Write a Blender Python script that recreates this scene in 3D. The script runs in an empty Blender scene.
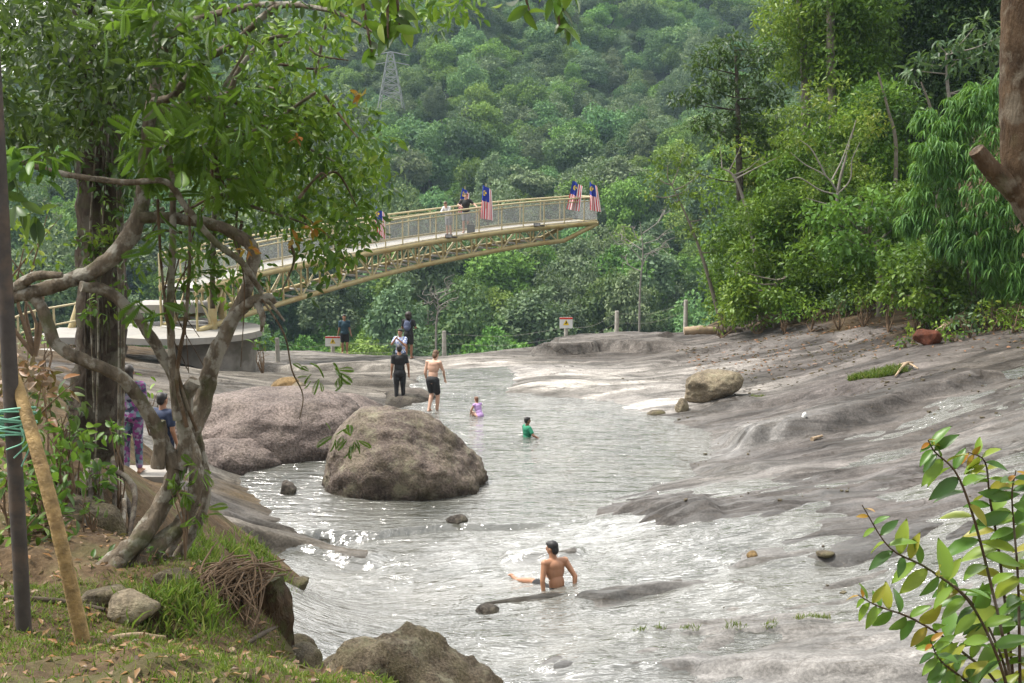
import bpy, bmesh, math, random
import numpy as np
from mathutils import Vector, Matrix, noise as mnoise
R = math.radians
SC = bpy.context.scene
COL = SC.collection

# ------------------------------------------------------------------ camera and pixel helpers
CAM_Z = 6.8; PITCH = R(8.3); FPX = 1200.0
CP, SP = math.cos(PITCH), math.sin(PITCH)
def ray(px, py):
    a = (px - 512) / FPX; b = (341.5 - py) / FPX
    return (a, CP + b * SP, -SP + b * CP)
def P(px, py, Y):
    d = ray(px, py); t = Y / d[1]
    return np.array((d[0] * t, Y, CAM_Z + d[2] * t))
def Pz(px, py, z):
    d = ray(px, py); t = (z - CAM_Z) / d[2]
    return np.array((d[0] * t, d[1] * t, z))
def scale_at(Y): return Y / FPX * 1.01        # metres per pixel at a depth

cam_d = bpy.data.cameras.new('camera'); cam = bpy.data.objects.new('camera', cam_d); COL.objects.link(cam)
cam.location = (0, 0, CAM_Z); cam.rotation_euler = (R(90) - PITCH, 0, 0)
cam_d.sensor_width = 36; cam_d.lens = FPX / 1024 * 36; cam_d.clip_start = .05; cam_d.clip_end = 5000
SC.camera = cam

# ------------------------------------------------------------------ tagging
def tag(o, label=None, cat=None, group=None, kind=None):
    if label: o['label'] = label
    if cat: o['category'] = cat
    if group: o['group'] = group
    if kind: o['kind'] = kind
    return o
def empty(name, loc, rz=0.0, label=None, cat=None, group=None):
    o = bpy.data.objects.new(name, None); COL.objects.link(o)
    o.empty_display_size = .2; o.location = tuple(float(v) for v in loc); o.rotation_euler = (0, 0, rz)
    return tag(o, label, cat, group)
KIDS = {}
def kids(o): return [c for c in KIDS.get(o.name, [])]
def link(name, me, parent=None, loc=(0, 0, 0)):
    o = bpy.data.objects.new(name, me); COL.objects.link(o)
    if parent is not None:
        o.parent = parent; KIDS.setdefault(parent.name, []).append(o)
    o.location = tuple(float(v) for v in loc)
    return o
def dup(root, loc=None, rz=None, scale=None, label=None, group=None):
    c = root.copy(); COL.objects.link(c)
    if loc is not None: c.location = tuple(float(v) for v in loc)
    if rz is not None: c.rotation_euler = (0, 0, rz)
    if scale is not None: c.scale = scale if hasattr(scale, '__len__') else (scale,) * 3
    if label: c['label'] = label
    if group: c['group'] = group
    for ch in kids(root):
        d = ch.copy(); COL.objects.link(d); d.parent = c; KIDS.setdefault(c.name, []).append(d)
        for g in kids(ch):
            e = g.copy(); COL.objects.link(e); e.parent = d; KIDS.setdefault(d.name, []).append(e)
    return c

# ------------------------------------------------------------------ mesh builder (numpy)
def catmull(pts, n):
    pts = np.asarray(pts, float)
    if len(pts) < 3:
        t = np.linspace(0, 1, n)[:, None]; return pts[0] * (1 - t) + pts[-1] * t
    q = np.vstack([2 * pts[0] - pts[1], pts, 2 * pts[-1] - pts[-2]])
    t = np.linspace(0, len(pts) - 1, n); i = np.minimum(t.astype(int), len(pts) - 2); u = (t - i)[:, None]
    a, b, c, d = q[i], q[i + 1], q[i + 2], q[i + 3]
    return .5 * (2 * b + (c - a) * u + (2 * a - 5 * b + 4 * c - d) * u ** 2 + (3 * b - a - 3 * c + d) * u ** 3)
class MB:
    def __init__(s): s.v = []; s.f = []; s.n = 0; s.t = []; s.m = []
    def add(s, v, f, tint=None, mi=0):
        v = np.asarray(v, float).reshape(-1, 3); f = np.asarray(f, int)
        s.v.append(v); s.f.append(f + s.n); s.n += len(v); s.m.append(np.full(len(f), mi))
        s.t.append(np.full(len(v), .5) if tint is None else np.broadcast_to(np.asarray(tint, float), (len(v),)))
        return s
    def box(s, c, size, rot=None, mi=0):
        h = np.array(size, float) / 2
        v = np.array([(x, y, z) for x in (-1, 1) for y in (-1, 1) for z in (-1, 1)], float) * h
        if rot is not None: v = v @ np.array(rot).T
        return s.add(v + np.array(c, float), [(0, 1, 3, 2), (4, 6, 7, 5), (0, 4, 5, 1), (2, 3, 7, 6), (0, 2, 6, 4), (1, 5, 7, 3)], mi=mi)
    def tube(s, pts, rad, seg=8, n=None, smooth=True, jit=0.0, rng=None, tint=None, mi=0, cap=True):
        pts = np.asarray(pts, float)
        if n is None: n = max(2, (len(pts) - 1) * 5 + 1) if len(pts) > 2 and smooth else len(pts)
        c = catmull(pts, n) if (smooth and len(pts) > 2) else (pts if n == len(pts) else catmull(pts, n))
        n = len(c)
        r = np.interp(np.linspace(0, 1, n), np.linspace(0, 1, len(np.atleast_1d(rad))), np.atleast_1d(rad))
        tg = np.gradient(c, axis=0); tg /= np.linalg.norm(tg, axis=1)[:, None] + 1e-9
        ref = np.array((0, 0, 1.)) if abs(tg[0][2]) < .9 else np.array((1., 0, 0))
        u = np.cross(tg[0], ref); u /= np.linalg.norm(u)
        ang = np.arange(seg) * 2 * math.pi / seg
        V = np.zeros((n, seg, 3))
        for i in range(n):
            u = u - tg[i] * np.dot(u, tg[i]); u /= np.linalg.norm(u) + 1e-9
            w = np.cross(tg[i], u)
            rr = r[i] * (1 + (jit * (rng.rand(seg) - .5) * 2 if jit and rng is not None else 0))
            V[i] = c[i] + np.cos(ang)[:, None] * u * np.reshape(rr * np.ones(seg), (seg, 1)) + np.sin(ang)[:, None] * w * np.reshape(rr * np.ones(seg), (seg, 1))
        idx = np.arange(n * seg).reshape(n, seg)
        a = idx[:-1]; b = idx[1:]
        F = np.stack([a, np.roll(a, -1, 1), np.roll(b, -1, 1), b], -1).reshape(-1, 4)
        v = V.reshape(-1, 3)
        s.add(v, F, tint, mi)
        if cap:
            k0 = np.vstack([v[:seg], c[0]]); k1 = np.vstack([v[-seg:], c[-1]])
            s.add(k0,
                  np.array([((j + 1) % seg, j, seg) for j in range(seg)]), tint, mi)
            s.add(k1, np.array([(j, (j + 1) % seg, seg) for j in range(seg)]), tint, mi)
        return s
    def mesh(s, name, mats, origin=(0, 0, 0), smooth=True):
        v = np.vstack(s.v) - np.array(origin, float)
        me = bpy.data.meshes.new(name)
        me.vertices.add(len(v)); me.vertices.foreach_set('co', v.astype(np.float32).ravel())
        tot = np.concatenate([np.full(len(f), f.shape[1]) for f in s.f]); loops = np.concatenate([f.ravel() for f in s.f])
        me.loops.add(len(loops)); me.loops.foreach_set('vertex_index', loops.astype(np.int32))
        me.polygons.add(len(tot))
        st = np.concatenate([[0], np.cumsum(tot)[:-1]])
        me.polygons.foreach_set('loop_start', st.astype(np.int32))
        me.polygons.foreach_set('loop_total', tot.astype(np.int32))
        me.polygons.foreach_set('material_index', np.concatenate(s.m).astype(np.int32))
        me.polygons.foreach_set('use_smooth', np.full(len(tot), smooth, dtype=bool))
        for m in (mats if isinstance(mats, (list, tuple)) else [mats]): me.materials.append(m)
        at = me.attributes.new('tint', 'FLOAT', 'POINT'); at.data.foreach_set('value', np.concatenate(s.t).astype(np.float32))
        me.update(calc_edges=True)
        return me
    def part(s, name, mats, parent, smooth=True, origin=None):
        o = parent.location if origin is None else origin
        return link(name, s.mesh(name, mats, tuple(o), smooth), parent)
    def thing(s, name, mats, origin, label, cat, group=None, smooth=True):
        return tag(link(name, s.mesh(name, mats, tuple(origin), smooth), None, origin), label, cat, group)

# ------------------------------------------------------------------ noise and interpolation
_tab = np.random.RandomState(7).rand(4, 256, 256)
def vnoise(x, y, k=0):
    t = _tab[k % 4]; x = np.asarray(x, float) + 37.3 * k; y = np.asarray(y, float) + 91.7 * k
    xi = np.floor(x).astype(int); yi = np.floor(y).astype(int); fx = x - xi; fy = y - yi
    fx = fx * fx * (3 - 2 * fx); fy = fy * fy * (3 - 2 * fy)
    g = lambda a, b: t[a % 256, b % 256]
    return ((g(xi, yi) * (1 - fx) + g(xi + 1, yi) * fx) * (1 - fy) + (g(xi, yi + 1) * (1 - fx) + g(xi + 1, yi + 1) * fx) * fy) * 2 - 1
def fbm(x, y, oct=4, k=0, gain=.5):
    s = 0; a = 1; 
    for i in range(oct): s = s + a * vnoise(x, y, k + i); x = x * 2.03; y = y * 2.03; a *= gain
    return s
def sstep(a, b, x):
    t = np.clip((x - a) / (b - a), 0, 1); return t * t * (3 - 2 * t)
class TPS:
    def __init__(s, xy, val, lam=1e-3):
        s.p = np.asarray(xy, float); v = np.asarray(val, float)
        if v.ndim == 1: v = v[:, None]
        n = len(s.p); K = s.k(s.p); A = np.zeros((n + 3, n + 3)); A[:n, :n] = K + lam * np.eye(n)
        A[:n, n] = 1; A[:n, n + 1:] = s.p; A[n, :n] = 1; A[n + 1:, :n] = s.p.T
        s.w = np.linalg.solve(A, np.vstack([v, np.zeros((3, v.shape[1]))]))
    def k(s, q):
        d2 = ((q[:, None, :] - s.p[None]) ** 2).sum(-1); return d2 * np.log(d2 + 1e-9) * .5 * .01
    def __call__(s, x, y):
        sh = np.shape(x); q = np.stack([np.ravel(x), np.ravel(y)], 1).astype(float); out = []
        for i in range(0, len(q), 20000):
            c = q[i:i + 20000]; out.append(np.hstack([s.k(c), np.ones((len(c), 1)), c]) @ s.w)
        o = np.vstack(out); return o[:, 0].reshape(sh) if o.shape[1] == 1 else o.reshape(sh + (o.shape[1],))
class IDW:
    """smooth local average of control values (no overshoot)"""
    def __init__(s, xy, val, h=2.0): s.p = np.asarray(xy, float); s.v = np.asarray(val, float); s.h = h
    def __call__(s, x, y):
        sh = np.shape(x); q = np.stack([np.ravel(x), np.ravel(y)], 1).astype(float); out = []
        for i in range(0, len(q), 20000):
            d2 = ((q[i:i + 20000, None] - s.p[None]) ** 2).sum(-1); w = 1 / (d2 + s.h ** 2 * .15) ** 1.8
            out.append((w @ s.v) / (w.sum(1) if s.v.ndim == 1 else w.sum(1)[:, None]))
        o = np.concatenate(out); return o.reshape(sh + s.v.shape[1:])
def grid_faces(ny, nx):
    i = np.arange(ny * nx).reshape(ny, nx)
    return np.stack([i[:-1, :-1], i[:-1, 1:], i[1:, 1:], i[1:, :-1]], -1).reshape(-1, 4)
def in_poly(x, y, poly):
    poly = np.asarray(poly, float); ins = np.zeros(np.shape(x), bool); j = len(poly) - 1
    for i in range(len(poly)):
        xi, yi = poly[i][:2]; xj, yj = poly[j][:2]
        ins ^= ((yi > y) != (yj > y)) & (x < (xj - xi) * (y - yi) / (yj - yi + 1e-12) + xi); j = i
    return ins
def attr(me, name, vals, typ='FLOAT'):
    a = me.attributes.new(name, 'FLOAT' if typ == 'FLOAT' else 'FLOAT_COLOR', 'POINT')
    if typ == 'FLOAT': a.data.foreach_set('value', np.asarray(vals, np.float32).ravel())
    else:
        v = np.asarray(vals, np.float32); v = np.hstack([v, np.ones((len(v), 1), np.float32)]); a.data.foreach_set('color', v.ravel())

# ------------------------------------------------------------------ materials
class NT:
    def __init__(s, name):
        s.mat = bpy.data.materials.new(name); s.mat.use_nodes = True; s.t = s.mat.node_tree; s.t.nodes.clear()
        s.out = s.n('ShaderNodeOutputMaterial')
    def n(s, typ, **kw):
        nd = s.t.nodes.new(typ)
        for k, v in kw.items():
            if hasattr(nd, k): setattr(nd, k, v)
        return nd
    def l(s, a, b): s.t.links.new(a, b)
    def val(s, sock, v):
        if hasattr(v, 'is_linked') or isinstance(v, bpy.types.NodeSocket): s.l(v, sock)
        else: sock.default_value = v
    def coord(s, scale=(1, 1, 1), rot=(0, 0, 0), kind='Object'):
        c = s.n('ShaderNodeTexCoord'); m = s.n('ShaderNodeMapping'); s.l(c.outputs[kind], m.inputs[0])
        m.inputs['Scale'].default_value = scale; m.inputs['Rotation'].default_value = rot; return m.outputs[0]
    def world(s, scale=(1, 1, 1), rot=(0, 0, 0)):
        c = s.n('ShaderNodeNewGeometry'); m = s.n('ShaderNodeMapping'); s.l(c.outputs['Position'], m.inputs[0])
        m.inputs['Scale'].default_value = scale; m.inputs['Rotation'].default_value = rot; return m.outputs[0]
    def noise(s, vec, scale=5, detail=4, rough=.55, dist=0):
        n = s.n('ShaderNodeTexNoise'); s.l(vec, n.inputs['Vector']); n.inputs['Scale'].default_value = scale
        n.inputs['Detail'].default_value = detail; n.inputs['Roughness'].default_value = rough; n.inputs['Distortion'].default_value = dist
        return n.outputs['Fac']
    def ramp(s, fac, stops):
        r = s.n('ShaderNodeValToRGB'); s.l(fac, r.inputs[0]); e = r.color_ramp.elements
        while len(e) < len(stops): e.new(.5)
        for el, (p, c) in zip(e, stops): el.position = p; el.color = (c, c, c, 1) if not hasattr(c, '__len__') else (*c, 1)
        return r.outputs[0]
    def mix(s, fac, a, b, mode='MIX'):
        m = s.n('ShaderNodeMix'); m.data_type = 'RGBA'; m.blend_type = mode
        s.val(m.inputs[0], fac)
        for k, v in ((6, a), (7, b)): s.val(m.inputs[k], v if isinstance(v, bpy.types.NodeSocket) else (*v, 1))
        return m.outputs[2]
    def math(s, op, a, b=0.0, clamp=False):
        m = s.n('ShaderNodeMath'); m.operation = op; m.use_clamp = clamp; s.val(m.inputs[0], a); s.val(m.inputs[1], b); return m.outputs[0]
    def attr(s, name, out='Fac'):
        a = s.n('ShaderNodeAttribute'); a.attribute_name = name; return a.outputs[out]
    def bump(s, h, strength=.5, dist=.02, nrm=None):
        b = s.n('ShaderNodeBump'); s.l(h, b.inputs['Height']); b.inputs['Strength'].default_value = strength
        b.inputs['Distance'].default_value = dist
        if nrm is not None: s.l(nrm, b.inputs['Normal'])
        return b.outputs[0]
    def bsdf(s, color, rough=.6, nrm=None, spec=.5, metal=0, ior=1.45):
        p = s.n('ShaderNodeBsdfPrincipled')
        s.val(p.inputs['Base Color'], color if isinstance(color, bpy.types.NodeSocket) else (*color, 1))
        s.val(p.inputs['Roughness'], rough); p.inputs['IOR'].default_value = ior
        s.val(p.inputs['Specular IOR Level'], spec); p.inputs['Metallic'].default_value = metal
        if nrm is not None: s.l(nrm, p.inputs['Normal'])
        return p
    def done(s, sh): s.l(sh.outputs[0] if hasattr(sh, 'outputs') else sh, s.out.inputs['Surface']); return s.mat

def simple(name, col, rough=.6, var=.2, scale=8, bump=0.0, bdist=.01, metal=0, spec=.5, dirt=None):
    t = NT(name); c = t.coord(); n = t.noise(c, scale, 5, .6)
    lo = tuple(v * (1 - var) for v in col); hi = tuple(min(1, v * (1 + var)) for v in col)
    cc = t.ramp(n, [(.3, lo), (.7, hi)])
    if dirt is not None:
        n2 = t.noise(c, scale * .35, 4, .6); cc = t.mix(t.ramp(n2, [(.5, 0.), (.68, 1.)]), cc, dirt)
    nr = t.bump(t.noise(c, scale * 3, 5, .6), bump, bdist) if bump else None
    return t.done(t.bsdf(cc, rough, nr, spec, metal))

def leafmat(name, cols, trans=.35, rough=.42, obj_var=.25, hue_var=.02):
    t = NT(name); k = len(cols)
    c = t.ramp(t.attr('tint'), [((i / (k - 1)) * .98 + .01, col) for i, col in enumerate(cols)])
    oi = t.n('ShaderNodeObjectInfo'); h = t.n('ShaderNodeHueSaturation')
    t.l(c, h.inputs['Color'])
    t.l(t.math('ADD', t.math('MULTIPLY', oi.outputs['Random'], obj_var), 1 - obj_var / 2), h.inputs['Value'])
    if hue_var:
        w = t.n('ShaderNodeTexWhiteNoise'); w.noise_dimensions = '1D'; t.l(oi.outputs['Random'], w.inputs['W'])
        t.l(t.math('ADD', t.math('MULTIPLY', w.outputs['Value'], hue_var), .5 - hue_var / 2), h.inputs['Hue'])
    p = t.bsdf(h.outputs[0], rough, None, .35)
    if trans:
        tr = t.n('ShaderNodeBsdfTranslucent')
        t.l(t.mix(.5, h.outputs[0], (.16, .26, .03)), tr.inputs[0])
        m = t.n('ShaderNodeMixShader'); m.inputs[0].default_value = trans; t.l(p.outputs[0], m.inputs[1]); t.l(tr.outputs[0], m.inputs[2])
        return t.done(m)
    return t.done(p)
HAZE_D = .00015
# ================================================================== light, sky, air
SUN_EL, SUN_AZ = R(62), R(-84)       # azimuth measured from +Y (view direction) towards +X
w = bpy.data.worlds.new('World'); SC.world = w; w.use_nodes = True
wt = w.node_tree; wt.nodes.clear()
wo = wt.nodes.new('ShaderNodeOutputWorld'); bg = wt.nodes.new('ShaderNodeBackground')
sk = wt.nodes.new('ShaderNodeTexSky'); sk.sky_type = 'NISHITA'; sk.sun_disc = False
sk.sun_elevation = SUN_EL; sk.sun_rotation = SUN_AZ; sk.air_density = 1.0; sk.dust_density = 3.0
hs = wt.nodes.new('ShaderNodeHueSaturation'); hs.inputs['Saturation'].default_value = .25; hs.inputs['Value'].default_value = 1.2
# thin broken cloud over the whole sky
tc = wt.nodes.new('ShaderNodeTexCoord'); nz = wt.nodes.new('ShaderNodeTexNoise'); nz.inputs['Scale'].default_value = 2.6; nz.inputs['Detail'].default_value = 6
wt.links.new(tc.outputs['Generated'], nz.inputs['Vector'])
cr = wt.nodes.new('ShaderNodeValToRGB'); cr.color_ramp.elements[0].position = .36; cr.color_ramp.elements[1].position = .66
cr.color_ramp.elements[0].color = (0, 0, 0, 1); wt.links.new(nz.outputs['Fac'], cr.inputs[0])
mx = wt.nodes.new('ShaderNodeMix'); mx.data_type = 'RGBA'; wt.links.new(cr.outputs[0], mx.inputs[0])
wt.links.new(sk.outputs[0], hs.inputs['Color']); wt.links.new(hs.outputs[0], mx.inputs[6]); mx.inputs[7].default_value = (9.2, 9.1, 8.8, 1)
# added brighter sky band ahead, out of view, so the water reflects brightly
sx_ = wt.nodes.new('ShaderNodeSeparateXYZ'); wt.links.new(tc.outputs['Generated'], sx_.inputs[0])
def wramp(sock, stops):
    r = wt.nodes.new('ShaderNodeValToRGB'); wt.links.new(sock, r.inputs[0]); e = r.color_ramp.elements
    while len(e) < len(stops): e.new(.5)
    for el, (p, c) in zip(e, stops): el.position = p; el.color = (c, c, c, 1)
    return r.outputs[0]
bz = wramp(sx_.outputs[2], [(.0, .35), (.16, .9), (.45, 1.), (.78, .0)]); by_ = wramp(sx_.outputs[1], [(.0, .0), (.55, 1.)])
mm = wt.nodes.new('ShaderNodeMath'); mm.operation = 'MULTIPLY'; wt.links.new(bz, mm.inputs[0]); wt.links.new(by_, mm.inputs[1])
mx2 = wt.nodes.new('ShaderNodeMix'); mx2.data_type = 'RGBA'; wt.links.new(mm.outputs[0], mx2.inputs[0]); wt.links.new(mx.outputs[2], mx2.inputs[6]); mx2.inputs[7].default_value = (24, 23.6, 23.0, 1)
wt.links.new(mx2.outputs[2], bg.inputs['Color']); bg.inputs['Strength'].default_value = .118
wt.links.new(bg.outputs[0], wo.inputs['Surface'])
sl = bpy.data.lights.new('sun', 'SUN'); sun = bpy.data.objects.new('sun', sl); COL.objects.link(sun)
sl.energy = 3.9; sl.angle = R(9); sl.color = (1, .95, .87)
sd = Vector((math.sin(SUN_AZ) * math.cos(SUN_EL), math.cos(SUN_AZ) * math.cos(SUN_EL), math.sin(SUN_EL)))
sun.rotation_euler = sd.to_track_quat('Z', 'Y').to_euler(); sun.location = (20, 30, 60)
vs = SC.view_settings; SC.display_settings.display_device = 'sRGB'
vs.view_transform = 'Standard'; vs.look = 'None'; vs.gamma = 1; vs.exposure = .80; vs.use_curve_mapping = False
cy = SC.cycles; cy.max_bounces = 6; cy.diffuse_bounces = 3; cy.glossy_bounces = 3; cy.transmission_bounces = 3
cy.transparent_max_bounces = 8; cy.volume_bounces = 0; cy.use_denoising = True
cy.caustics_reflective = False; cy.caustics_refractive = False; cy.sample_clamp_indirect = 6

# ================================================================== terrain control
CT = []
def cz(px, py, z): p = Pz(px, py, z); CT.append((p[0], p[1], z))
def cY(px, py, Y): p = P(px, py, Y); CT.append(tuple(p))
for a in [(450, 440, -.5), (520, 430, -.6), (600, 440, -.5), (560, 470, -.6), (500, 480, -.6), (650, 440, -.3), (300, 500, -.4), (262, 495, -.2),
          (350, 515, -.4), (430, 522, -.35), (480, 395, -.4), (472, 380, -.3), (560, 412, -.35), (620, 470, -.35), (690, 450, -.2),
          (522, 384, .1), (540, 398, .08), (560, 385, .16), (540, 374, .16), (528, 366, .14), (600, 408, .02), (650, 413, .02), (700, 428, .02), (728, 446, .02), (700, 468, .02), (640, 488, .02), (600, 502, .02),
          (500, 560, -.1), (500, 620, -.05), (520, 675, .1), (400, 560, -.2), (400, 610, -.25), (330, 560, -.2), (330, 620, -.3), (290, 600, -.3), (270, 560, -.1),
          (600, 550, -.04), (570, 515, -.12), (210, 500, .5), (230, 530, .28), (290, 545, .08), (185, 520, 1.0), (250, 517, .15), (236, 487, .1),
          (410, 405, -.1), (445, 405, -.2), (330, 440, -.3), (290, 460, -.2)]: cz(*a)
for a in [(600, 375, 39), (600, 360, 43), (600, 339, 50), (700, 330, 50), (740, 326, 48), (650, 345, 47), (680, 375, 38), (340, 358, 53), (420, 360, 44), (480, 358, 50),
          (520, 350, 50), (470, 365, 41), (520, 372, 40), (560, 352, 46), (760, 400, 33), (760, 360, 39), (800, 430, 27.5), (850, 460, 24.5), (900, 430, 26.5), (900, 380, 31),
          (900, 345, 35.5), (820, 350, 39), (1020, 335, 34), (1020, 400, 26), (1020, 470, 21), (1020, 560, 17), (1020, 660, 14), (900, 520, 20), (900, 600, 17), (900, 675, 14.5),
          (800, 520, 20.5), (800, 590, 17.6), (800, 670, 14.7), (700, 500, 22), (700, 550, 19.7), (700, 610, 17.3), (700, 675, 14.9), (620, 512, 22.6),
          (600, 610, 17.5), (600, 670, 15), (250, 385, 33), (350, 375, 40), (220, 376, 38), (300, 366, 45), (400, 385, 37), (160, 480, 18), (130, 482, 17),
          (20, 420, 20), (60, 380, 30), (20, 345, 38), (150, 365, 40)]: cY(*a)
CT += [(20, 60, 8), (35, 60, 13), (14, 60, 1.5), (8, 58, -2.2), (11.5, 55, .8), (26, 40, 6), (20, 36, 3.2), (19, 26, 3.4), (17, 15, 2.6), (30, 20, 8), (40, 40, 12), (13.5, 44, 1.6),
       (-22, 58, -7), (-8, 60, -7), (2, 60, -7), (-20, 50, -1.2), (-30, 45, 0), (-30, 25, 4), (-14, 14, 4), (-12, 20, 3.4), (-30, 12, 6), (-8, 58, -5), (0, 56, -4.5), (-4, 13, .6), (0, 12, .2), (8, 12, .6)]
CT = np.array(CT)
hbase_t = TPS(CT[:, :2], CT[:, 2], lam=.02)
# ledges: polyline in pixels (with the height it lies at), step height, front width, length of the fade behind
LED = [([(735, 446, .3), (770, 441, .4), (800, 438, .5), (860, 430, .6), (930, 408, 1.0), (1024, 382, 1.5)], .42, .34, 2.4),
       ([(527, 361, -.6), (555, 366, -.6), (592, 361, -.5), (604, 357, -.5), (640, 360, -.4), (700, 349, 0)], .42, .15, 6),
       ([(615, 512, .1), (640, 522, .1), (690, 530, .2), (725, 520, .4)], .2, .6, 1.6),
       ([(498, 559, 0), (540, 561, 0), (590, 558, 0)], .3, .25, .7),
       ([(690, 560, .2), (760, 566, .3), (850, 560, .5), (930, 548, .7)], .10, .25, .8),
       ([(440, 612, -.1), (520, 606, -.05), (600, 600, .1), (690, 592, .2), (780, 588, .3)], .15, .3, .7),
       ([(600, 636, .15), (690, 632, .2), (760, 628, .3), (840, 622, .4)], .07, .12, .9),
       ([(520, 676, .1), (580, 671, .2), (660, 668, .25), (760, 672, .35), (850, 676, .4), (930, 682, .4)], .13, .2, 1.0),
       ([(600, 432, .1), (760, 470, .5), (880, 478, .8), (1024, 452, 1.5)], .10, .5, 1.2),
       ([(700, 405, .3), (760, 400, .5), (830, 394, .8), (900, 396, 1.1)], .16, .4, 1.5),
       ([(640, 372, 0), (700, 352, .2), (780, 340, .8), (900, 318, 1.8)], .14, .4, 2.0),
       ([(205, 548, .3), (290, 544, .1), (330, 552, 0), (384, 563, -.1)], .34, .1, 1.1),
       ([(215, 515, .45), (260, 522, .2), (300, 531, .05)], .14, .12, .8),
       ([(250, 366, -.2), (340, 371, -.4), (420, 372, -.3)], .25, .35, 2.5),
       ([(340, 392, -.2), (380, 390, -.1), (430, 384, -.1)], .2, .3, 1.6)]
LEDW = [(np.array([Pz(*q)[:2] for q in pl]), s, wf, bk) for pl, s, wf, bk in LED]
def ledges(x, y):
    h = np.zeros(np.shape(x))
    for pl, s, wf, bk in LEDW:
        n = 40; c = catmull(pl, n)
        best = np.full(np.shape(x), 1e9); side = np.zeros(np.shape(x)); tt = np.zeros(np.shape(x))
        m = (x > c[:, 0].min() - 4) & (x < c[:, 0].max() + 4) & (y > c[:, 1].min() - 2) & (y < c[:, 1].max() + bk + 3)
        xs, ys = x[m], y[m]; bb = best[m]; sd_ = side[m]; t_ = tt[m]
        for i in range(n - 1):
            a, b = c[i], c[i + 1]; d = b - a; L2 = d @ d
            u = np.clip(((xs - a[0]) * d[0] + (ys - a[1]) * d[1]) / L2, 0, 1)
            ex = xs - a[0] - u * d[0]; ey = ys - a[1] - u * d[1]; dd = np.hypot(ex, ey); k = dd < bb
            bb[k] = dd[k]; sd_[k] = np.sign(d[0] * ey - d[1] * ex)[k]; t_[k] = ((i + u) / (n - 1))[k]
        sg = bb * np.where(sd_ == 0, 1, sd_) + .10 * vnoise(xs * 1.7, ys * 1.7, 2) + .06 * vnoise(xs * 4.3, ys * 4.3, 1) + .16 * vnoise(xs * .55, ys * .55, 3)
        env = sstep(0, .12, t_) * sstep(1, .88, t_)
        h[m] += s * env * sstep(-wf / 2, wf / 2, sg) * (1 - sstep(bk * .25, bk, sg))
    return h
CA, SA = math.cos(R(18)), math.sin(R(18))
def flow(x, y): return x * CA + y * SA, -x * SA + y * CA
def hbase(x, y): return hbase_t(x, y)
def hfull(x, y):
    u, v = flow(x, y)
    h = hbase(x, y) + ledges(x, y)
    q = 2.6 * fbm(u * .13, v * .42, 3, 3); fq = q - np.floor(q); h = h + .07 * (np.floor(q) + sstep(.72, .98, fq) - q) * sstep(11, 15, y)
    h = h + .085 * fbm(u * .2, v * .42, 3, 0) + .022 * fbm(u * .4, v * 1.8, 3, 1) + .012 * fbm(x * 4, y * 4, 3, 2)
    return h
def ground(x, y):
    x = np.array([float(x)]); y = np.array([float(y)]); return float(hfull(x, y)[0])

# rock colour: what each area of the rock itself is coloured (bleached, brown with algae, rusty ...)
AC = [(600, 375, .46, .44, .41), (560, 360, .47, .45, .43), (650, 390, .45, .43, .41), (520, 362, .46, .44, .42), (700, 370, .36, .34, .32), (760, 355, .27, .25, .24), (720, 345, .24, .22, .21),
      (650, 345, .22, .20, .185), (600, 348, .22, .20, .185), (560, 356, .3, .28, .25), (740, 390, .34, .32, .30), (800, 380, .27, .245, .235), (800, 330, .18, .155, .15), (860, 330, .15, .125, .12), (900, 345, .15, .13, .125),
      (850, 410, .19, .17, .165), (780, 420, .24, .22, .21), (1000, 345, .14, .12, .115), (950, 380, .165, .145, .135), (1010, 420, .15, .135, .12), (900, 460, .165, .15, .14), (780, 460, .17, .155, .15),
      (700, 500, .155, .145, .14), (650, 500, .16, .15, .145), (800, 520, .15, .14, .135), (900, 520, .16, .145, .14), (1000, 500, .2, .19, .18), (740, 440, .3, .29, .28), (720, 470, .22, .21, .2),
      (700, 580, .27, .26, .25), (850, 590, .27, .26, .25), (700, 650, .34, .33, .32), (850, 650, .34, .33, .32), (780, 620, .31, .3, .29), (560, 650, .28, .27, .26), (980, 620, .26, .25, .24), (500, 590, .14, .13, .11), (350, 560, .15, .13, .11),
      (300, 600, .12, .11, .09), (230, 510, .33, .31, .29), (200, 530, .3, .28, .26), (290, 540, .28, .25, .21), (250, 375, .31, .285, .25), (350, 370, .36, .335, .30), (420, 368, .36, .34, .31), (400, 390, .28, .26, .235), (300, 372, .33, .305, .27), (380, 378, .31, .285, .25),
      (520, 440, .08, .08, .065), (450, 460, .09, .08, .06), (260, 490, .2, .15, .09), (620, 440, .12, .11, .1), (330, 505, .10, .085, .06), (150, 470, .28, .27, .25), (60, 400, .12, .09, .06), (20, 340, .1, .09, .06)]
AXY = np.array([Pz(a[0], a[1], 0.3)[:2] for a in AC]); AXY[:, 1] = np.minimum(AXY[:, 1], 52)
alb = IDW(AXY, np.array([a[2:] for a in AC]), 1.5)

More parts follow.
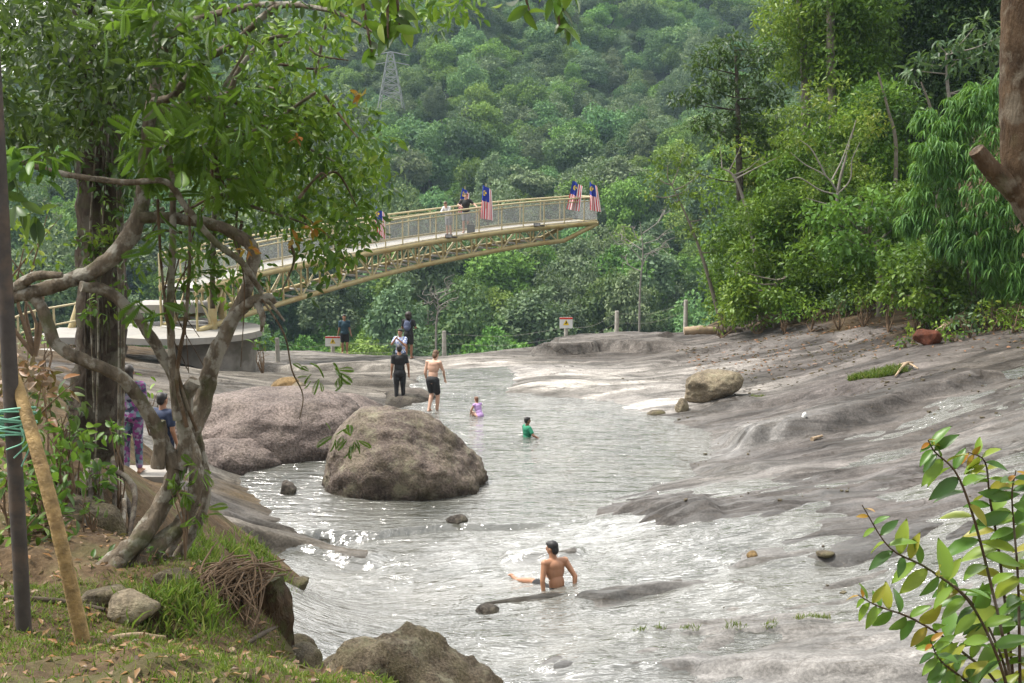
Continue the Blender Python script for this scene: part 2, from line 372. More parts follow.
def rock_mat(name, base=None, wet=False, speck=.5, green=0.0, bump=.6, scale=1.0, lich=0.0, wetline=False):
    t = NT(name); c = t.world() if base is None else t.coord()
    col = t.attr('alb', 'Color') if base is None else t.ramp(t.noise(c, .9 * scale, 4, .6), [(.3, tuple(v * .72 for v in base)), (.7, tuple(v * 1.25 for v in base))])
    n1 = t.noise(c, 1.3 * scale, 6, .62); n2 = t.noise(c, 22 * scale, 3, .7); n3 = t.noise(c, 5.5 * scale, 6, .65)
    col = t.mix(1.0, col, t.ramp(n1, [(.28, .62), (.5, 1.0), (.72, 1.3)]), 'MULTIPLY')
    col = t.mix(speck, col, t.ramp(n2, [(.34, .5), (.5, 1.0), (.66, 1.5)]), 'MULTIPLY')
    col = t.mix(.7, col, t.ramp(n3, [(.3, .7), (.55, 1.05), (.7, 1.2)]), 'MULTIPLY')
    if base is None:   # streaks and seams that run with the bedding
        cs = t.world((.16, 1.5, 1.5), (0, 0, -R(18)))
        ns = t.noise(cs, 1.5, 7, .66, .6)
        col = t.mix(.85, col, t.ramp(ns, [(.3, .42), (.41, .6), (.47, .95), (.58, 1.1), (.64, 1.5), (.75, 1.7)]), 'MULTIPLY')
        nb = t.noise(t.world((.075, .42, .42), (0, 0, -R(17))), 1.6, 6, .6, .7); col = t.mix(.9, col, t.ramp(nb, [(.32, .5), (.43, .72), (.49, .98), (.56, 1.04), (.6, 1.22), (.7, 1.38)]), 'MULTIPLY')
        vc = t.n('ShaderNodeTexVoronoi'); vc.feature = 'DISTANCE_TO_EDGE'; vc.inputs['Scale'].default_value = .9
        wv_ = t.n('ShaderNodeVectorMath'); wv_.operation = 'ADD'; nv_ = t.n('ShaderNodeTexNoise'); nv_.inputs['Scale'].default_value = 1.1; nv_.inputs['Detail'].default_value = 5
        t.l(c, nv_.inputs['Vector']); t.l(t.world((.16, .6, .6), (0, 0, -R(20))), wv_.inputs[0]); t.l(nv_.outputs['Color'], wv_.inputs[1]); t.l(wv_.outputs[0], vc.inputs['Vector'])
        ck_ = t.math('MULTIPLY', t.ramp(vc.outputs['Distance'], [(0., 1.), (.012, .7), (.022, 0.)]), t.ramp(t.noise(c, .35, 4, .6), [(.46, 0.), (.56, .85)])); col = t.mix(ck_, col, (.025, .021, .017))
        cs2 = t.world((.3, 3.2, 3.2), (0, 0, -R(22))); ns2 = t.noise(cs2, 1.0, 3, .5, .5)
        col = t.mix(t.ramp(ns2, [(.475, 0.), (.495, .5), (.515, 0.)]), col, (.07, .06, .05))
    if lich:
        nl = t.noise(c, 2.4 * scale, 7, .7); col = t.mix(t.ramp(nl, [(.52, 0.), (.64, lich)]), col, (.30, .29, .2))
    if green:
        ng = t.noise(c, 1.8 * scale, 6, .65); col = t.mix(t.ramp(ng, [(.45, 0.), (.66, green)]), col, (.085, .085, .03))
    if wetline:
        sx = t.n('ShaderNodeSeparateXYZ'); t.l(t.world(), sx.inputs[0]); wl = t.ramp(t.math('ADD', sx.outputs[2], t.math('MULTIPLY', n3, .25)), [(.16, .45), (.36, 1.)]); col = t.mix(1., col, wl, 'MULTIPLY')
    h = t.math('ADD', t.math('MULTIPLY', n2, .35), t.math('ADD', t.math('MULTIPLY', n3, .8), t.math('MULTIPLY', t.noise(c, 60 * scale, 2, .6), .12)))
    nr = t.bump(h, bump * (.42 if base is None else 1), (.035 if base is None else .06) / scale)
    if base is None:
        wt_ = t.math('MULTIPLY', t.attr('wet'), t.ramp(t.noise(t.world((.22, 1.7, 1.7), (0, 0, -R(18))), 1.3, 7, .68, .5), [(.47, .12), (.54, 1.)])); ro = t.math('SUBTRACT', .74, t.math('MULTIPLY', wt_, t.math('MULTIPLY', t.noise(t.world((.3, 2, 2), (0, 0, -R(18))), 2.5, 5, .65), .62)))
        sp = t.math('ADD', .03, t.math('MULTIPLY', wt_, .3))
        return t.done(t.bsdf(col, ro, nr, sp))
    return t.done(t.bsdf(col, .7, nr, .1))

M = {}
M['bedrock'] = rock_mat('bedrock')
nx, ny = 560, 620
xs = np.linspace(-32, 42, nx); tY = np.linspace(0, 1, ny); ys = 12 + 50 * (tY * .45 + .55 * tY ** 1.6)
X, Y = np.meshgrid(xs, ys)
H = hfull(X, Y)
soil = sstep(-.2, 1.3, X - (14.4 - (np.clip(Y, 20, 50) - 34) * .386) + 1.0 * vnoise(X * .6, Y * .6, 1)) * sstep(64, 58, Y - .4 * X)
soil = np.maximum(soil, sstep(-12.5, -14, X + .6 * vnoise(X * .6, Y * .6, 3)))
A = alb(X, Y) * .44 * np.array((.99, .975, .955)); stn = fbm(*[q * k for q, k in zip(flow(X, Y), (.12, .9))], 4, 1); A = A * (1 + 0.75 * sstep(.29, .44, alb(X, Y)[..., :1])) * (1 - .42 * sstep(.15, .55, stn))[..., None]; A = A * (1 - soil[..., None]) + soil[..., None] * np.array((.075, .055, .035))
mb = MB(); mb.add(np.stack([X, Y, H], -1), grid_faces(ny, nx))
me = mb.mesh('rock_slab', M['bedrock'])
attr(me, 'alb', A.reshape(-1, 3), 'COLOR')
WC = [(700, 500, .7), (650, 500, .8), (800, 520, .9), (900, 520, .9), (1000, 500, 1), (800, 470, .5), (900, 460, .5), (700, 580, 1), (850, 590, 1), (700, 650, .9), (850, 650, .9), (560, 650, 1), (980, 620, .9), (500, 590, 1), (350, 560, 1),
      (520, 440, 1), (620, 440, 1), (740, 440, .9), (600, 375, .25), (700, 370, .1), (760, 355, .1), (900, 345, .1), (850, 410, .3), (1010, 420, .8), (230, 510, .2), (200, 530, .2), (350, 370, 0), (300, 600, 1), (520, 362, .4), (1000, 350, .1)]
WXY = np.array([Pz(a[0], a[1], .3)[:2] for a in WC]); wetf = IDW(WXY, np.array([a[2] for a in WC]), 1.5)
attr(me, 'wet', wetf(X, Y) * (1 - soil))
tag(link('rock_slab', me), kind='structure')

# ================================================================== water
DC = [(450, 540, .2), (520, 540, .12), (560, 575, .13), (420, 580, .2), (350, 580, .2), (300, 600, .22), (300, 640, .22), (480, 620, .14), (560, 620, .09), (640, 560, .035), (720, 575, .01), (820, 560, -.02), (900, 565, -.06), (760, 590, -.03), (990, 530, -.05), (1020, 565, -.03), (880, 530, -.03), (780, 535, -.01),
      (640, 600, .03), (760, 610, -.05), (860, 600, -.08), (640, 650, -.03), (760, 650, -.08), (860, 655, -.1), (820, 625, -.08), (700, 640, -.05), (600, 525, .08), (1020, 430, -.1), (800, 490, -.09), (900, 470, -.09), (700, 515, -.07), (650, 505, -.08), (1020, 640, -.03), (200, 540, -.3),
      (250, 528, -.2), (700, 685, -.02), (950, 600, -.04), (560, 655, .03), (320, 545, .1), (270, 520, -.15), (900, 430, -.2), (1000, 470, -.09), (760, 440, -.2), (960, 455, -.08)]
DXY = np.array([Pz(a[0], a[1], .2)[:2] for a in DC]); deltaf = IDW(DXY, np.array([a[2] for a in DC]), 1.2)
FC = [(450, 545, .6), (520, 540, .62), (420, 585, .55), (480, 600, .6), (300, 620, .55), (600, 540, .6), (560, 600, .5), (700, 570, .4), (850, 575, .33), (700, 650, .22), (850, 650, .18), (600, 660, .25), (620, 560, .6), (950, 590, .25), (1000, 520, .3),
      (540, 450, .0), (450, 430, .05), (620, 440, .12), (300, 500, .08), (420, 515, .2), (700, 445, .25), (560, 500, .25), (600, 470, .1), (560, 410, .2), (640, 425, .2), (480, 390, .02), (330, 575, .5), (400, 550, .45), (270, 640, .4), (740, 430, .3),
      (500, 515, .4), (460, 600, .5)]
FXY = np.array([Pz(a[0], a[1], .0)[:2] for a in FC]); foamf = IDW(FXY, np.array([a[2] for a in FC]), 1.5)
wx = np.linspace(-9.5, 13, 420); wy = 13.2 + 28 * np.linspace(0, 1, 520) ** 1.3
WX, WY = np.meshgrid(wx, wy)
pool = [Pz(q[0], q[1], 0)[:2] for q in [(225, 500), (240, 478), (330, 425), (420, 404), (415, 374), (440, 364), (520, 363), (545, 390), (600, 400), (660, 405), (745, 425), (750, 455), (700, 480), (640, 500), (600, 512), (560, 522), (420, 535), (300, 530), (240, 520)]]
u, v = flow(WX, WY)
HB = hbase(WX, WY) + ledges(WX, WY) * .4
W1 = HB + deltaf(WX, WY) + .045 * fbm(u * .5, v * 1.1, 3, 2) + .03 * fbm(u * 1.2, v * 2.6, 3, 3)
inp = in_poly(WX + .45 * vnoise(WX * .9, WY * .5, 1) + .2 * vnoise(WX * 3, WY * 2, 2), WY + 1.1 * vnoise(WX * .7, WY * .7, 3), pool)
rp = .010 * fbm(WX * 1.2, WY * 2.6, 3, 1) 
WZ = np.where(inp, np.maximum(0 + rp, np.where(WY < 24.5, W1, -9)), W1)
WZ[(WY > 23.8) & ~inp & (WX < 3)] = -9
HT = hfull(WX, WY)
keep = WZ > HT - .03
region = in_poly(WX, WY, [Pz(q[0], q[1], .2)[:2] for q in [(200, 700), (225, 590), (225, 480), (320, 415), (400, 365), (540, 360), (760, 405), (770, 470), (1024, 430), (1100, 560), (1100, 720)]])
keep &= region
F = grid_faces(*WX.shape); kf = keep.ravel()[F].any(1)
used = np.zeros(WX.size, bool); used[F[kf].ravel()] = True; remap = np.cumsum(used) - 1
V = np.stack([WX, WY, np.maximum(WZ, HT - .08)], -1).reshape(-1, 3)[used]
t = NT('stream_water'); c = t.world()
cs = t.world((.45, 1.15, 1), (0, 0, -R(14)))
foam = t.attr('foam')
nf = t.noise(cs, 1.2, 6, .6, 1.6); nf2 = t.noise(t.world((.55, 1.1, 1), (0, 0, -R(20))), 5, 6, .66, 1.2); nf3 = t.noise(t.world((.45, .8, 1), (0, 0, -R(14))), .55, 4, .55, .6)
fm = t.math('ADD', t.math('MULTIPLY', nf, 1.0), t.math('ADD', t.math('MULTIPLY', nf2, .3), t.math('ADD', t.math('MULTIPLY', nf3, .9), t.math('MULTIPLY', foam, .95))))
fmask = t.ramp(t.math('SUBTRACT', fm, 1.52), [(.1, 0.), (.36, .45), (.62, 1.)])
deep = t.ramp(t.noise(c, .5, 3, .5), [(.35, (.055, .056, .046)), (.65, (.12, .118, .104))])
col = t.mix(fmask, deep, (.40, .40, .395))
wv = t.world((.62, 2.2, 1)); w1 = t.noise(wv, 2.1, 3, .5, .3); w2 = t.noise(wv, 7, 3, .55, .4); w3 = t.noise(cs, 2.6, 4, .55, 1.4)
calm = t.math('SUBTRACT', 1.0, t.math('MULTIPLY', foam, 1.1), True); hh = t.math('ADD', t.math('MULTIPLY', t.math('ADD', t.math('MULTIPLY', w1, 1.4), t.math('MULTIPLY', w2, .4)), calm), t.math('MULTIPLY', w3, t.math('MULTIPLY', foam, 1.0)))
nr = t.bump(hh, 1.0, .14)
ro = t.math('ADD', .06, t.math('MULTIPLY', fmask, .3))
M['water'] = t.done(t.bsdf(col, ro, nr, .5, 0, 2.2))
mb = MB(); mb.add(V, remap[F[kf]]); me = mb.mesh('water', M['water'])
attr(me, 'foam', foamf(WX, WY).ravel()[used])
tag(link('water', me), kind='structure')

# ================================================================== valley and mountain behind, ground to the horizon
MT = TPS([(0, 60), (0, 110), (0, 150), (0, 250), (0, 350), (0, 450), (0, 550), (0, 680), (0, 900), (0, -50), (0, 20), (120, 300), (-120, 300)],
         [-26, -40, -37, -13, 16, 50, 86, 120, 105, -5, -4, 2, 0], .01)
def hill(x, y):
    pr = np.interp(y, [-60, 0, 30, 60, 110, 150, 250, 350, 450, 550, 680, 1000], [-6, -4, -8, -26, -40, -37, -13, 16, 50, 86, 122, 100])
    az = x / np.maximum(y, 40)
    dropf = sstep(-.20, -.46, az) * sstep(150, 420, y)
    pr = pr - dropf * np.maximum(pr + 20, 0) * .62
    pr = pr + sstep(150, 400, y) * (14 * fbm(x / 90, y / 130, 3, 0) + 10 * fbm(x / 45 + 3, y / 200, 2, 2))
    pr = pr + sstep(.30, .8, az) * sstep(60, 100, y) * 30
    return pr
hx = np.linspace(-760, 760, 190); hy = np.linspace(-60, 960, 170)
HX, HY = np.meshgrid(hx, hy); HZ = hill(HX, HY)
mb = MB(); mb.add(np.stack([HX, HY, HZ], -1), grid_faces(*HX.shape))
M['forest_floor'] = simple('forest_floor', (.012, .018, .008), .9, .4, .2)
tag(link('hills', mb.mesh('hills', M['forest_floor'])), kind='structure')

t = NT('haze_air'); t.mat.node_tree.nodes.remove(t.out); t.out = t.n('ShaderNodeOutputMaterial')
pv = t.n('ShaderNodeVolumePrincipled'); pv.inputs['Color'].default_value = (.62, .86, 1.0, 1); pv.inputs['Density'].default_value = HAZE_D
pv.inputs['Anisotropy'].default_value = .0
t.l(pv.outputs[0], t.out.inputs['Volume'])
mb = MB(); zt = float(HZ.max()) + 32; zb = float(min(HZ.min(), H.min())) - 1
mb.box((0, 450, (zt + zb) / 2), (1560, 1060, zt - zb))
hz = tag(link('haze', mb.mesh('haze', t.mat, smooth=False)), kind='stuff')
# ================================================================== leaves and plants
def unit(v): return v / (np.linalg.norm(v, axis=-1, keepdims=True) + 1e-9)
def T_diamond(): return np.array([(0, 0, 0), (.42, -.5, .12), (1, 0, -.04), (.42, .5, .12)], float), np.array([(0, 2, 1), (0, 3, 2)])
def T_blade():
    v = np.array([(0, 0, 0), (.3, -.5, .06), (.35, 0, -.02), (.3, .5, .06), (.7, -.32, -.1), (.72, 0, -.16), (.7, .32, -.1), (1, 0, -.42)], float)
    return v, np.array([(0, 2, 1), (0, 3, 2), (1, 2, 5), (1, 5, 4), (2, 3, 6), (2, 6, 5), (4, 5, 7), (5, 6, 7)])
def T_leaf(droop=.22):
    us = [0, .12, .3, .52, .75, .9, 1]; ws = [0, .26, .46, .5, .34, .15, 0]
    v = []; f = []
    for u, w in zip(us, ws):
        d = -droop * u * u; v += [(u, -w, d + .16 * w), (u, 0, d), (u, w, d + .16 * w)]
    for i in range(len(us) - 1):
        a = 3 * i; b = a + 3; f += [(a, a + 1, b + 1, b), (a + 1, a + 2, b + 2, b + 1)]
    f = [q for q in f]
    tri = []
    for q in f: tri += [(q[0], q[1], q[2]), (q[0], q[2], q[3])]
    return np.array(v, float), np.array(tri)
def T_frond(n=9):
    v = []; f = []
    for i in range(n):
        u = .12 + .86 * i / n; l = .5 * math.sin(math.pi * (.15 + .8 * i / n)) + .05; d = -.25 * u * u
        for s in (-1, 1):
            k = len(v); ww = .022
            v += [(u, 0, d), (u + .03 + l * .25 - ww, s * l * .5, d + .02), (u + .05 + l * .4, s * l, d - .05), (u + .06 + l * .25 + ww, s * l * .5, d + .02)]
            f += [(k, k + 1, k + 2), (k, k + 2, k + 3)]
    k = len(v); v += [(0, -.012, 0), (0, .012, 0), (1, 0, -.25)]; f += [(k, k + 1, k + 2)]
    return np.array(v, float), np.array(f)
TD, TB, TL, TF = T_diamond(), T_blade(), T_leaf(), T_frond(15)
def leaves(mb, pos, d, nrm, L, W, tmpl, tint, mi=0):
    tv, tf = tmpl; n = len(pos)
    d = unit(d); s = unit(np.cross(nrm, d)); k = np.cross(d, s)
    L = np.broadcast_to(L, (n,))[:, None, None]; W = np.broadcast_to(W, (n,))[:, None, None]
    V = pos[:, None, :] + tv[None, :, 0:1] * L * d[:, None, :] + tv[None, :, 1:2] * W * s[:, None, :] + tv[None, :, 2:3] * L * k[:, None, :]
    F = (tf[None] + (np.arange(n) * len(tv))[:, None, None]).reshape(-1, 3)
    mb.add(V.reshape(-1, 3), F, np.repeat(np.clip(tint, 0, 1), len(tv)), mi)
def clump(mb, rng, c, r, n, L, W=None, tmpl=TD, droop=.3, tint=.5, tvar=.3, shell=.55, up=.5, coh=.5):
    """leaves spread through an uneven ellipsoid: more of them near its skin, hanging outwards"""
    c = np.asarray(c, float); r = np.broadcast_to(np.asarray(r, float), (3,))
    dr = unit(rng.normal(size=(n, 3))); lump = 1 + .28 * np.sin(dr[:, 0] * 5 + rng.rand() * 6) * np.cos(dr[:, 2] * 4 + dr[:, 1] * 3 + rng.rand() * 6)
    rad = (shell + (1 - shell) * rng.rand(n) ** .6) * lump; rad[rng.rand(n) < .06] *= 1.22
    pos = c + dr * rad[:, None] * r
    d = dr * .6 + rng.normal(size=(n, 3)) * .7; d[:, 2] -= droop
    nr = rng.normal(size=(n, 3)) * (1 - coh) * .9 + dr * coh * 1.3; nr[:, 2] += (up + .4) * (1.1 - coh)
    ls = L * (.65 + .7 * rng.rand(n)); W = L * .42 if W is None else W
    leaves(mb, pos, d, nr, ls, W * ls / L, tmpl, tint + tvar * (rng.rand(n) - .5) * 2)

bark_mats = {}
def barkmat(name, lo, hi, patch=None, scale=1.0, bump=.7):
    t = NT(name); c = t.coord((1, 1, .35)); n = t.noise(c, 14 * scale, 6, .65); col = t.ramp(n, [(.32, lo), (.68, hi)])
    if patch is not None:
        c2 = t.coord(); n2 = t.noise(c2, 7 * scale, 5, .6); col = t.mix(t.ramp(n2, [(.5, 0.), (.58, .85)]), col, patch)
        n3 = t.noise(c2, 3.1 * scale, 4, .6); col = t.mix(t.ramp(n3, [(.55, 0.), (.66, .55)]), col, (.07, .085, .03))
    return t.done(t.bsdf(col, .8, t.bump(t.math('ADD', n, t.noise(t.coord((3, 3, .6)), 9 * scale, 6, .7)), bump, .05 / scale), .2))
M['bark_pale'] = barkmat('bark_pale', (.065, .052, .038), (.185, .15, .11), (.27, .255, .215))
M['bark_dark'] = barkmat('bark_dark', (.025, .02, .015), (.085, .065, .05), (.10, .09, .07), .6)
M['bark_brown'] = barkmat('bark_brown', (.04, .026, .016), (.125, .082, .048), (.16, .135, .10), .9)
M['bark_stump'] = barkmat('bark_stump', (.028, .018, .011), (.10, .066, .036), (.075, .075, .03), .6, 1.0)
M['bark_far'] = simple('bark_far', (.15, .13, .10), .8, .3, 3)
M['bark_white'] = simple('bark_white', (.20, .18, .155), .8, .25, 3)
G = {}
G['canopy'] = leafmat('canopy_leaf', [(0.020, 0.043, 0.008), (0.037, 0.084, 0.011), (0.065, 0.138, 0.014), (0.125, 0.216, 0.020), (0.175, 0.240, 0.025)], .38)
G['canopy_dark'] = leafmat('canopy_dark_leaf', [(0.014, 0.031, 0.012), (0.029, 0.058, 0.018), (0.048, 0.090, 0.022), (0.090, 0.132, 0.035)], .3)
G['frond'] = leafmat('feathery_leaf', [(.05, .11, .012), (.09, .18, .016), (.14, .24, .025)], .45)
G['autumn'] = leafmat('turning_leaf', [(.22, .16, .02), (.3, .12, .02), (.2, .08, .02)], .4)
G['shrub'] = leafmat('shrub_leaf', [(0.022, 0.066, 0.016), (0.039, 0.110, 0.020), (0.072, 0.176, 0.025), (0.154, 0.264, 0.030), (0.264, 0.264, 0.030), (0.308, 0.143, 0.020)], .35, .35)
G['bamboo'] = leafmat('bamboo_leaf', [(0.045, 0.126, 0.026), (0.083, 0.210, 0.036), (0.150, 0.294, 0.060)], .4)
G['fern'] = leafmat('fern_leaf', [(0.036, 0.090, 0.012), (0.072, 0.156, 0.020), (0.120, 0.228, 0.030)], .4)
G['deadleaf'] = leafmat('dead_leaf', [(.07, .035, .02), (.13, .07, .035), (.2, .12, .06), (.22, .09, .03)], .15)
G['grass'] = leafmat('grass_blade', [(.06, .10, .015), (.10, .16, .022), (.15, .21, .035), (.22, .20, .07)], .4)
G['bank_mid'] = leafmat('bank_mid_leaf', [(0.036, 0.082, 0.011), (0.068, 0.144, 0.015), (0.114, 0.211, 0.020), (0.194, 0.288, 0.033)], .35)
G['bank_yellow'] = leafmat('bank_yellow_leaf', [(0.057, 0.103, 0.012), (0.098, 0.167, 0.017), (0.161, 0.230, 0.025), (0.230, 0.253, 0.035)], .38)
G['bank_dark'] = leafmat('bank_dark_leaf', [(0.016, 0.037, 0.012), (0.028, 0.062, 0.018), (0.055, 0.106, 0.026), (0.094, 0.149, 0.048)], .28)
G['bank_blue'] = leafmat('bank_blue_leaf', [(0.022, 0.050, 0.021), (0.038, 0.084, 0.032), (0.072, 0.132, 0.052), (0.144, 0.204, 0.103)], .3)
G['hill_a'] = leafmat('hill_leaf', [(0.043, 0.094, 0.035), (0.071, 0.144, 0.050), (0.113, 0.200, 0.058), (0.166, 0.238, 0.077)], .22, .6, .85, .06)
G['hill_b'] = leafmat('hill_pale_leaf', [(0.072, 0.114, 0.058), (0.118, 0.171, 0.080), (0.180, 0.229, 0.115)], .22, .6, .7, .06)
G['hill_c'] = leafmat('hill_bright_leaf', [(0.066, 0.133, 0.020), (0.108, 0.204, 0.028), (0.172, 0.274, 0.043)], .25, .6, .7, .05)

# ------------------------------------------------------------------ the far forest
CROWNS = bpy.data.collections.new('crown_kinds')
def forest_crown(seed, n, leaf, spread=1.0, tall=1.0):
    """a rainforest crown about 5 m in radius whose foot (the trunk's base) is at z = 0"""
    rng = np.random.RandomState(seed); mb = MB(); k = rng.randint(26, 36)
    z0 = 8.5 * tall
    for i in range(k):
        dv = unit(rng.normal(size=3)); dv[2] = abs(dv[2]) * 1.15 - .22; dv = dv / np.linalg.norm(dv)
        r = (.65 + 1.05 * rng.rand()) * spread; q = 3.2 * spread * (.45 + .72 * rng.rand())
        c_ = (dv[0] * q, dv[1] * q, z0 - .6 + dv[2] * q * .85 * tall + .75 * rng.normal())
        clump(mb, rng, c_, (r * (.8 + .5 * rng.rand()), r * (.8 + .5 * rng.rand()), r * (.55 + .4 * rng.rand())), int(n / k * (.45 + .62 * (r / spread) ** 1.5)), leaf, leaf * .6, TD, .2, .45 + .42 * (rng.rand() - .5), .26, .72, .6, .78)
    clump(mb, rng, (0, 0, z0 + .2), (2.5 * spread, 2.5 * spread, 1.9 * tall), n // 6, leaf * 1.3, leaf * .8, TD, .2, .3, .2, .8, .6, .8)
    return mb
kinds = [('hill_a', 11, 6800, .46, 1.0, 1.0, 'round deep green rainforest crown'), ('hill_b', 12, 6000, .44, 1.1, 1.05, 'pale grey green rainforest crown'),
         ('hill_c', 13, 6600, .44, 1.0, .95, 'bright green rainforest crown'), ('hill_a', 14, 7400, .46, 1.2, .9, 'wide spreading dark green rainforest crown'),
         ('hill_b', 15, 5000, .42, .8, 1.25, 'tall narrow greyish rainforest crown'), ('hill_c', 16, 5800, .43, .9, 1.1, 'tall fresh green rainforest crown')]
protos = []
HG = 'rainforest trees on the slope beyond the falls'
for g, sd_, n, lf, sp_, tl, ds in kinds:
    e = empty('rainforest_tree', (0, 0, 0), 0, ds + ' on the slope below the mountain forest', 'tree', HG)
    cm = forest_crown(sd_, n, lf, sp_, tl).part('crown', G[g], e, True, (0, 0, 0))
    tb = MB(); tb.tube([(0, 0, -3), (.15, .1, 4), (0, .1, 9.4 * tl)], [.34, .26, .15], 6)
    for q in range(4): tb.tube([(0, .1, 6.5 * tl), (1.6 * math.cos(q * 1.7), 1.6 * math.sin(q * 1.7), 8.7 * tl)], [.13, .06], 5)
    tb.part('trunk', M['bark_far'], e, True, (0, 0, 0))
    CROWNS.objects.link(cm); protos.append(e)
rng = np.random.RandomState(5)
cand = []
yy = 92.0
while yy < 600:
    sp_ = 5.5 - .3 * (yy > 300)
    xx = -.52 * yy - 30
    while xx < .52 * yy + 30:
        x = xx + (rng.rand() - .5) * sp_ * .9; y = yy + (rng.rand() - .5) * sp_ * .9
        cand.append((x, y)); xx += sp_
    yy += sp_
cand = np.array(cand); CZ = hill(cand[:, 0], cand[:, 1])
scl = (.62 + 1.0 * rng.rand(len(cand)) ** 1.7) * np.interp(cand[:, 1], [150, 330, 450], [.98, .9, .8]); rot = rng.rand(len(cand)) * 6.28
sclv = scl[:, None] * np.stack([.8 + .45 * rng.rand(len(cand)), .8 + .45 * rng.rand(len(cand)), .78 + .55 * rng.rand(len(cand))], 1)
nv = fbm(cand[:, 0] / 40, cand[:, 1] / 60, 2, 1)
kd = np.array([rng.choice(6, p=p_) for p_ in [np.array([.28, .2, .14, .18, .12, .08]) if q < .25 else np.array([.12, .2, .26, .1, .12, .2]) for q in nv]])
top = CZ + 12 * scl; ang = np.arctan2(top - CAM_Z, cand[:, 1]); pyt = 341.5 - FPX * np.tan(ang + PITCH)
pxt = 512 + FPX * cand[:, 0] / (cand[:, 1] * 1.0)
vis = (pyt < 385); inframe = vis & (pxt > -30) & (pxt < 800) & (pyt > -20)
order = np.argsort(cand[:, 1] / scl); near = [i for i in order if inframe[i] and pxt[i] > 0 and pxt[i] < 780][:280]
ns = set(near); first = set()
for i in near:
    k = int(kd[i]); loc = (cand[i, 0], cand[i, 1], CZ[i] - .5)
    if k not in first: o = protos[k]; first.add(k); o.location = loc; o.rotation_euler = (0, 0, rot[i]); o.scale = tuple(sclv[i])
    else: dup(protos[k], loc, rot[i], tuple(sclv[i]))
rest = np.array([i for i in range(len(cand)) if vis[i] and i not in ns])
me = bpy.data.meshes.new('mountain_forest'); me.vertices.add(len(rest))
me.vertices.foreach_set('co', np.stack([cand[rest, 0], cand[rest, 1], CZ[rest] - .5], 1).astype(np.float32).ravel())
for nm, vals, ty in (('scl', sclv[rest].ravel(), 'FLOAT_VECTOR'), ('yaw', rot[rest], 'FLOAT'), ('kind_index', kd[rest], 'INT')):
    a = me.attributes.new(nm, ty, 'POINT'); a.data.foreach_set('vector' if ty == 'FLOAT_VECTOR' else 'value', vals.astype(np.int32 if ty == 'INT' else np.float32))
fo = tag(link('mountain_forest', me), 'dense rainforest canopy covering the mountain far behind the bridge', 'forest', None, 'stuff')
ng = bpy.data.node_groups.new('forest_spread', 'GeometryNodeTree')
ng.interface.new_socket('Geometry', in_out='INPUT', socket_type='NodeSocketGeometry'); ng.interface.new_socket('Geometry', in_out='OUTPUT', socket_type='NodeSocketGeometry')
gi = ng.nodes.new('NodeGroupInput'); go = ng.nodes.new('NodeGroupOutput'); mp = ng.nodes.new('GeometryNodeMeshToPoints'); ip = ng.nodes.new('GeometryNodeInstanceOnPoints')
ci = ng.nodes.new('GeometryNodeCollectionInfo'); ci.inputs[0].default_value = CROWNS; ci.inputs['Separate Children'].default_value = True; ci.inputs['Reset Children'].default_value = True
def named(nm, ty):
    a = ng.nodes.new('GeometryNodeInputNamedAttribute'); a.data_type = ty; a.inputs[0].default_value = nm; return [o for o in a.outputs if o.enabled][0]
ng.links.new(gi.outputs[0], mp.inputs[0]); ng.links.new(mp.outputs[0], ip.inputs['Points']); ng.links.new(ci.outputs[0], ip.inputs['Instance'])
ip.inputs['Pick Instance'].default_value = True; ng.links.new(named('kind_index', 'INT'), ip.inputs['Instance Index'])
cx = ng.nodes.new('ShaderNodeCombineXYZ'); ng.links.new(named('yaw', 'FLOAT'), cx.inputs[2]); ng.links.new(cx.outputs[0], ip.inputs['Rotation'])
ng.links.new(named('scl', 'FLOAT_VECTOR'), ip.inputs['Scale']); ng.links.new(ip.outputs[0], go.inputs[0])
md = fo.modifiers.new('spread', 'NODES'); md.node_group = ng
# ================================================================== boulders
def rock_mesh(name, mat, size, seed, sub=5, rough=.16, planes=7, cut=.80, fn=None):
    rng = np.random.RandomState(seed); bm = bmesh.new(); bmesh.ops.create_icosphere(bm, subdivisions=sub, radius=1)
    off = Vector(rng.rand(3) * 50); pl = [(unit(rng.normal(size=3)), cut + .16 * rng.rand()) for _ in range(planes)]
    for v in bm.verts:
        p = v.co.copy()
        for nrm_, d_ in pl:
            n_ = Vector(nrm_); q = p.dot(n_) - d_
            if q > 0: p -= n_ * q * .85
        q = p.normalized()
        k = 1 + rough * (mnoise.fractal(q * 1.4 + off, .9, 2.1, 5) * .55) + rough * .16 * mnoise.fractal(q * 7 + off, .8, 2.1, 4)
        p = p * k
        if fn: p = fn(p)
        v.co = Vector((p.x * size[0], p.y * size[1], p.z * size[2]))
    me = bpy.data.meshes.new(name); bm.to_mesh(me); bm.free()
    me.polygons.foreach_set('use_smooth', np.ones(len(me.polygons), bool)); me.materials.append(mat); return me
def boulder(label, loc, size, seed, mat, rz=0, name='boulder', cat='boulder', tilt=(0, 0), group=None, **kw):
    o = link(name, rock_mesh(name, mat, size, seed, **kw), None, loc); o.rotation_euler = (tilt[0], tilt[1], rz)
    return tag(o, label, cat, group)
M['boulder'] = rock_mat('boulder_rock', (.125, .10, .085), speck=.85, green=.3, bump=.9, scale=1.0, lich=.45, wetline=True)
M['boulder_grey'] = rock_mat('boulder_grey_rock', (.10, .086, .074), speck=.7, green=.2, bump=.8, lich=.2, wetline=True)
M['outcrop'] = rock_mat('outcrop_rock', (.15, .122, .11), speck=.9, green=.1, bump=.9, scale=.9, wetline=True)
M['tan_rock'] = rock_mat('tan_rock', (.17, .115, .055), speck=.4, bump=.6)
M['pale_rock'] = rock_mat('pale_rock', (.17, .14, .10), speck=.6, green=.2, bump=.7, lich=.3)
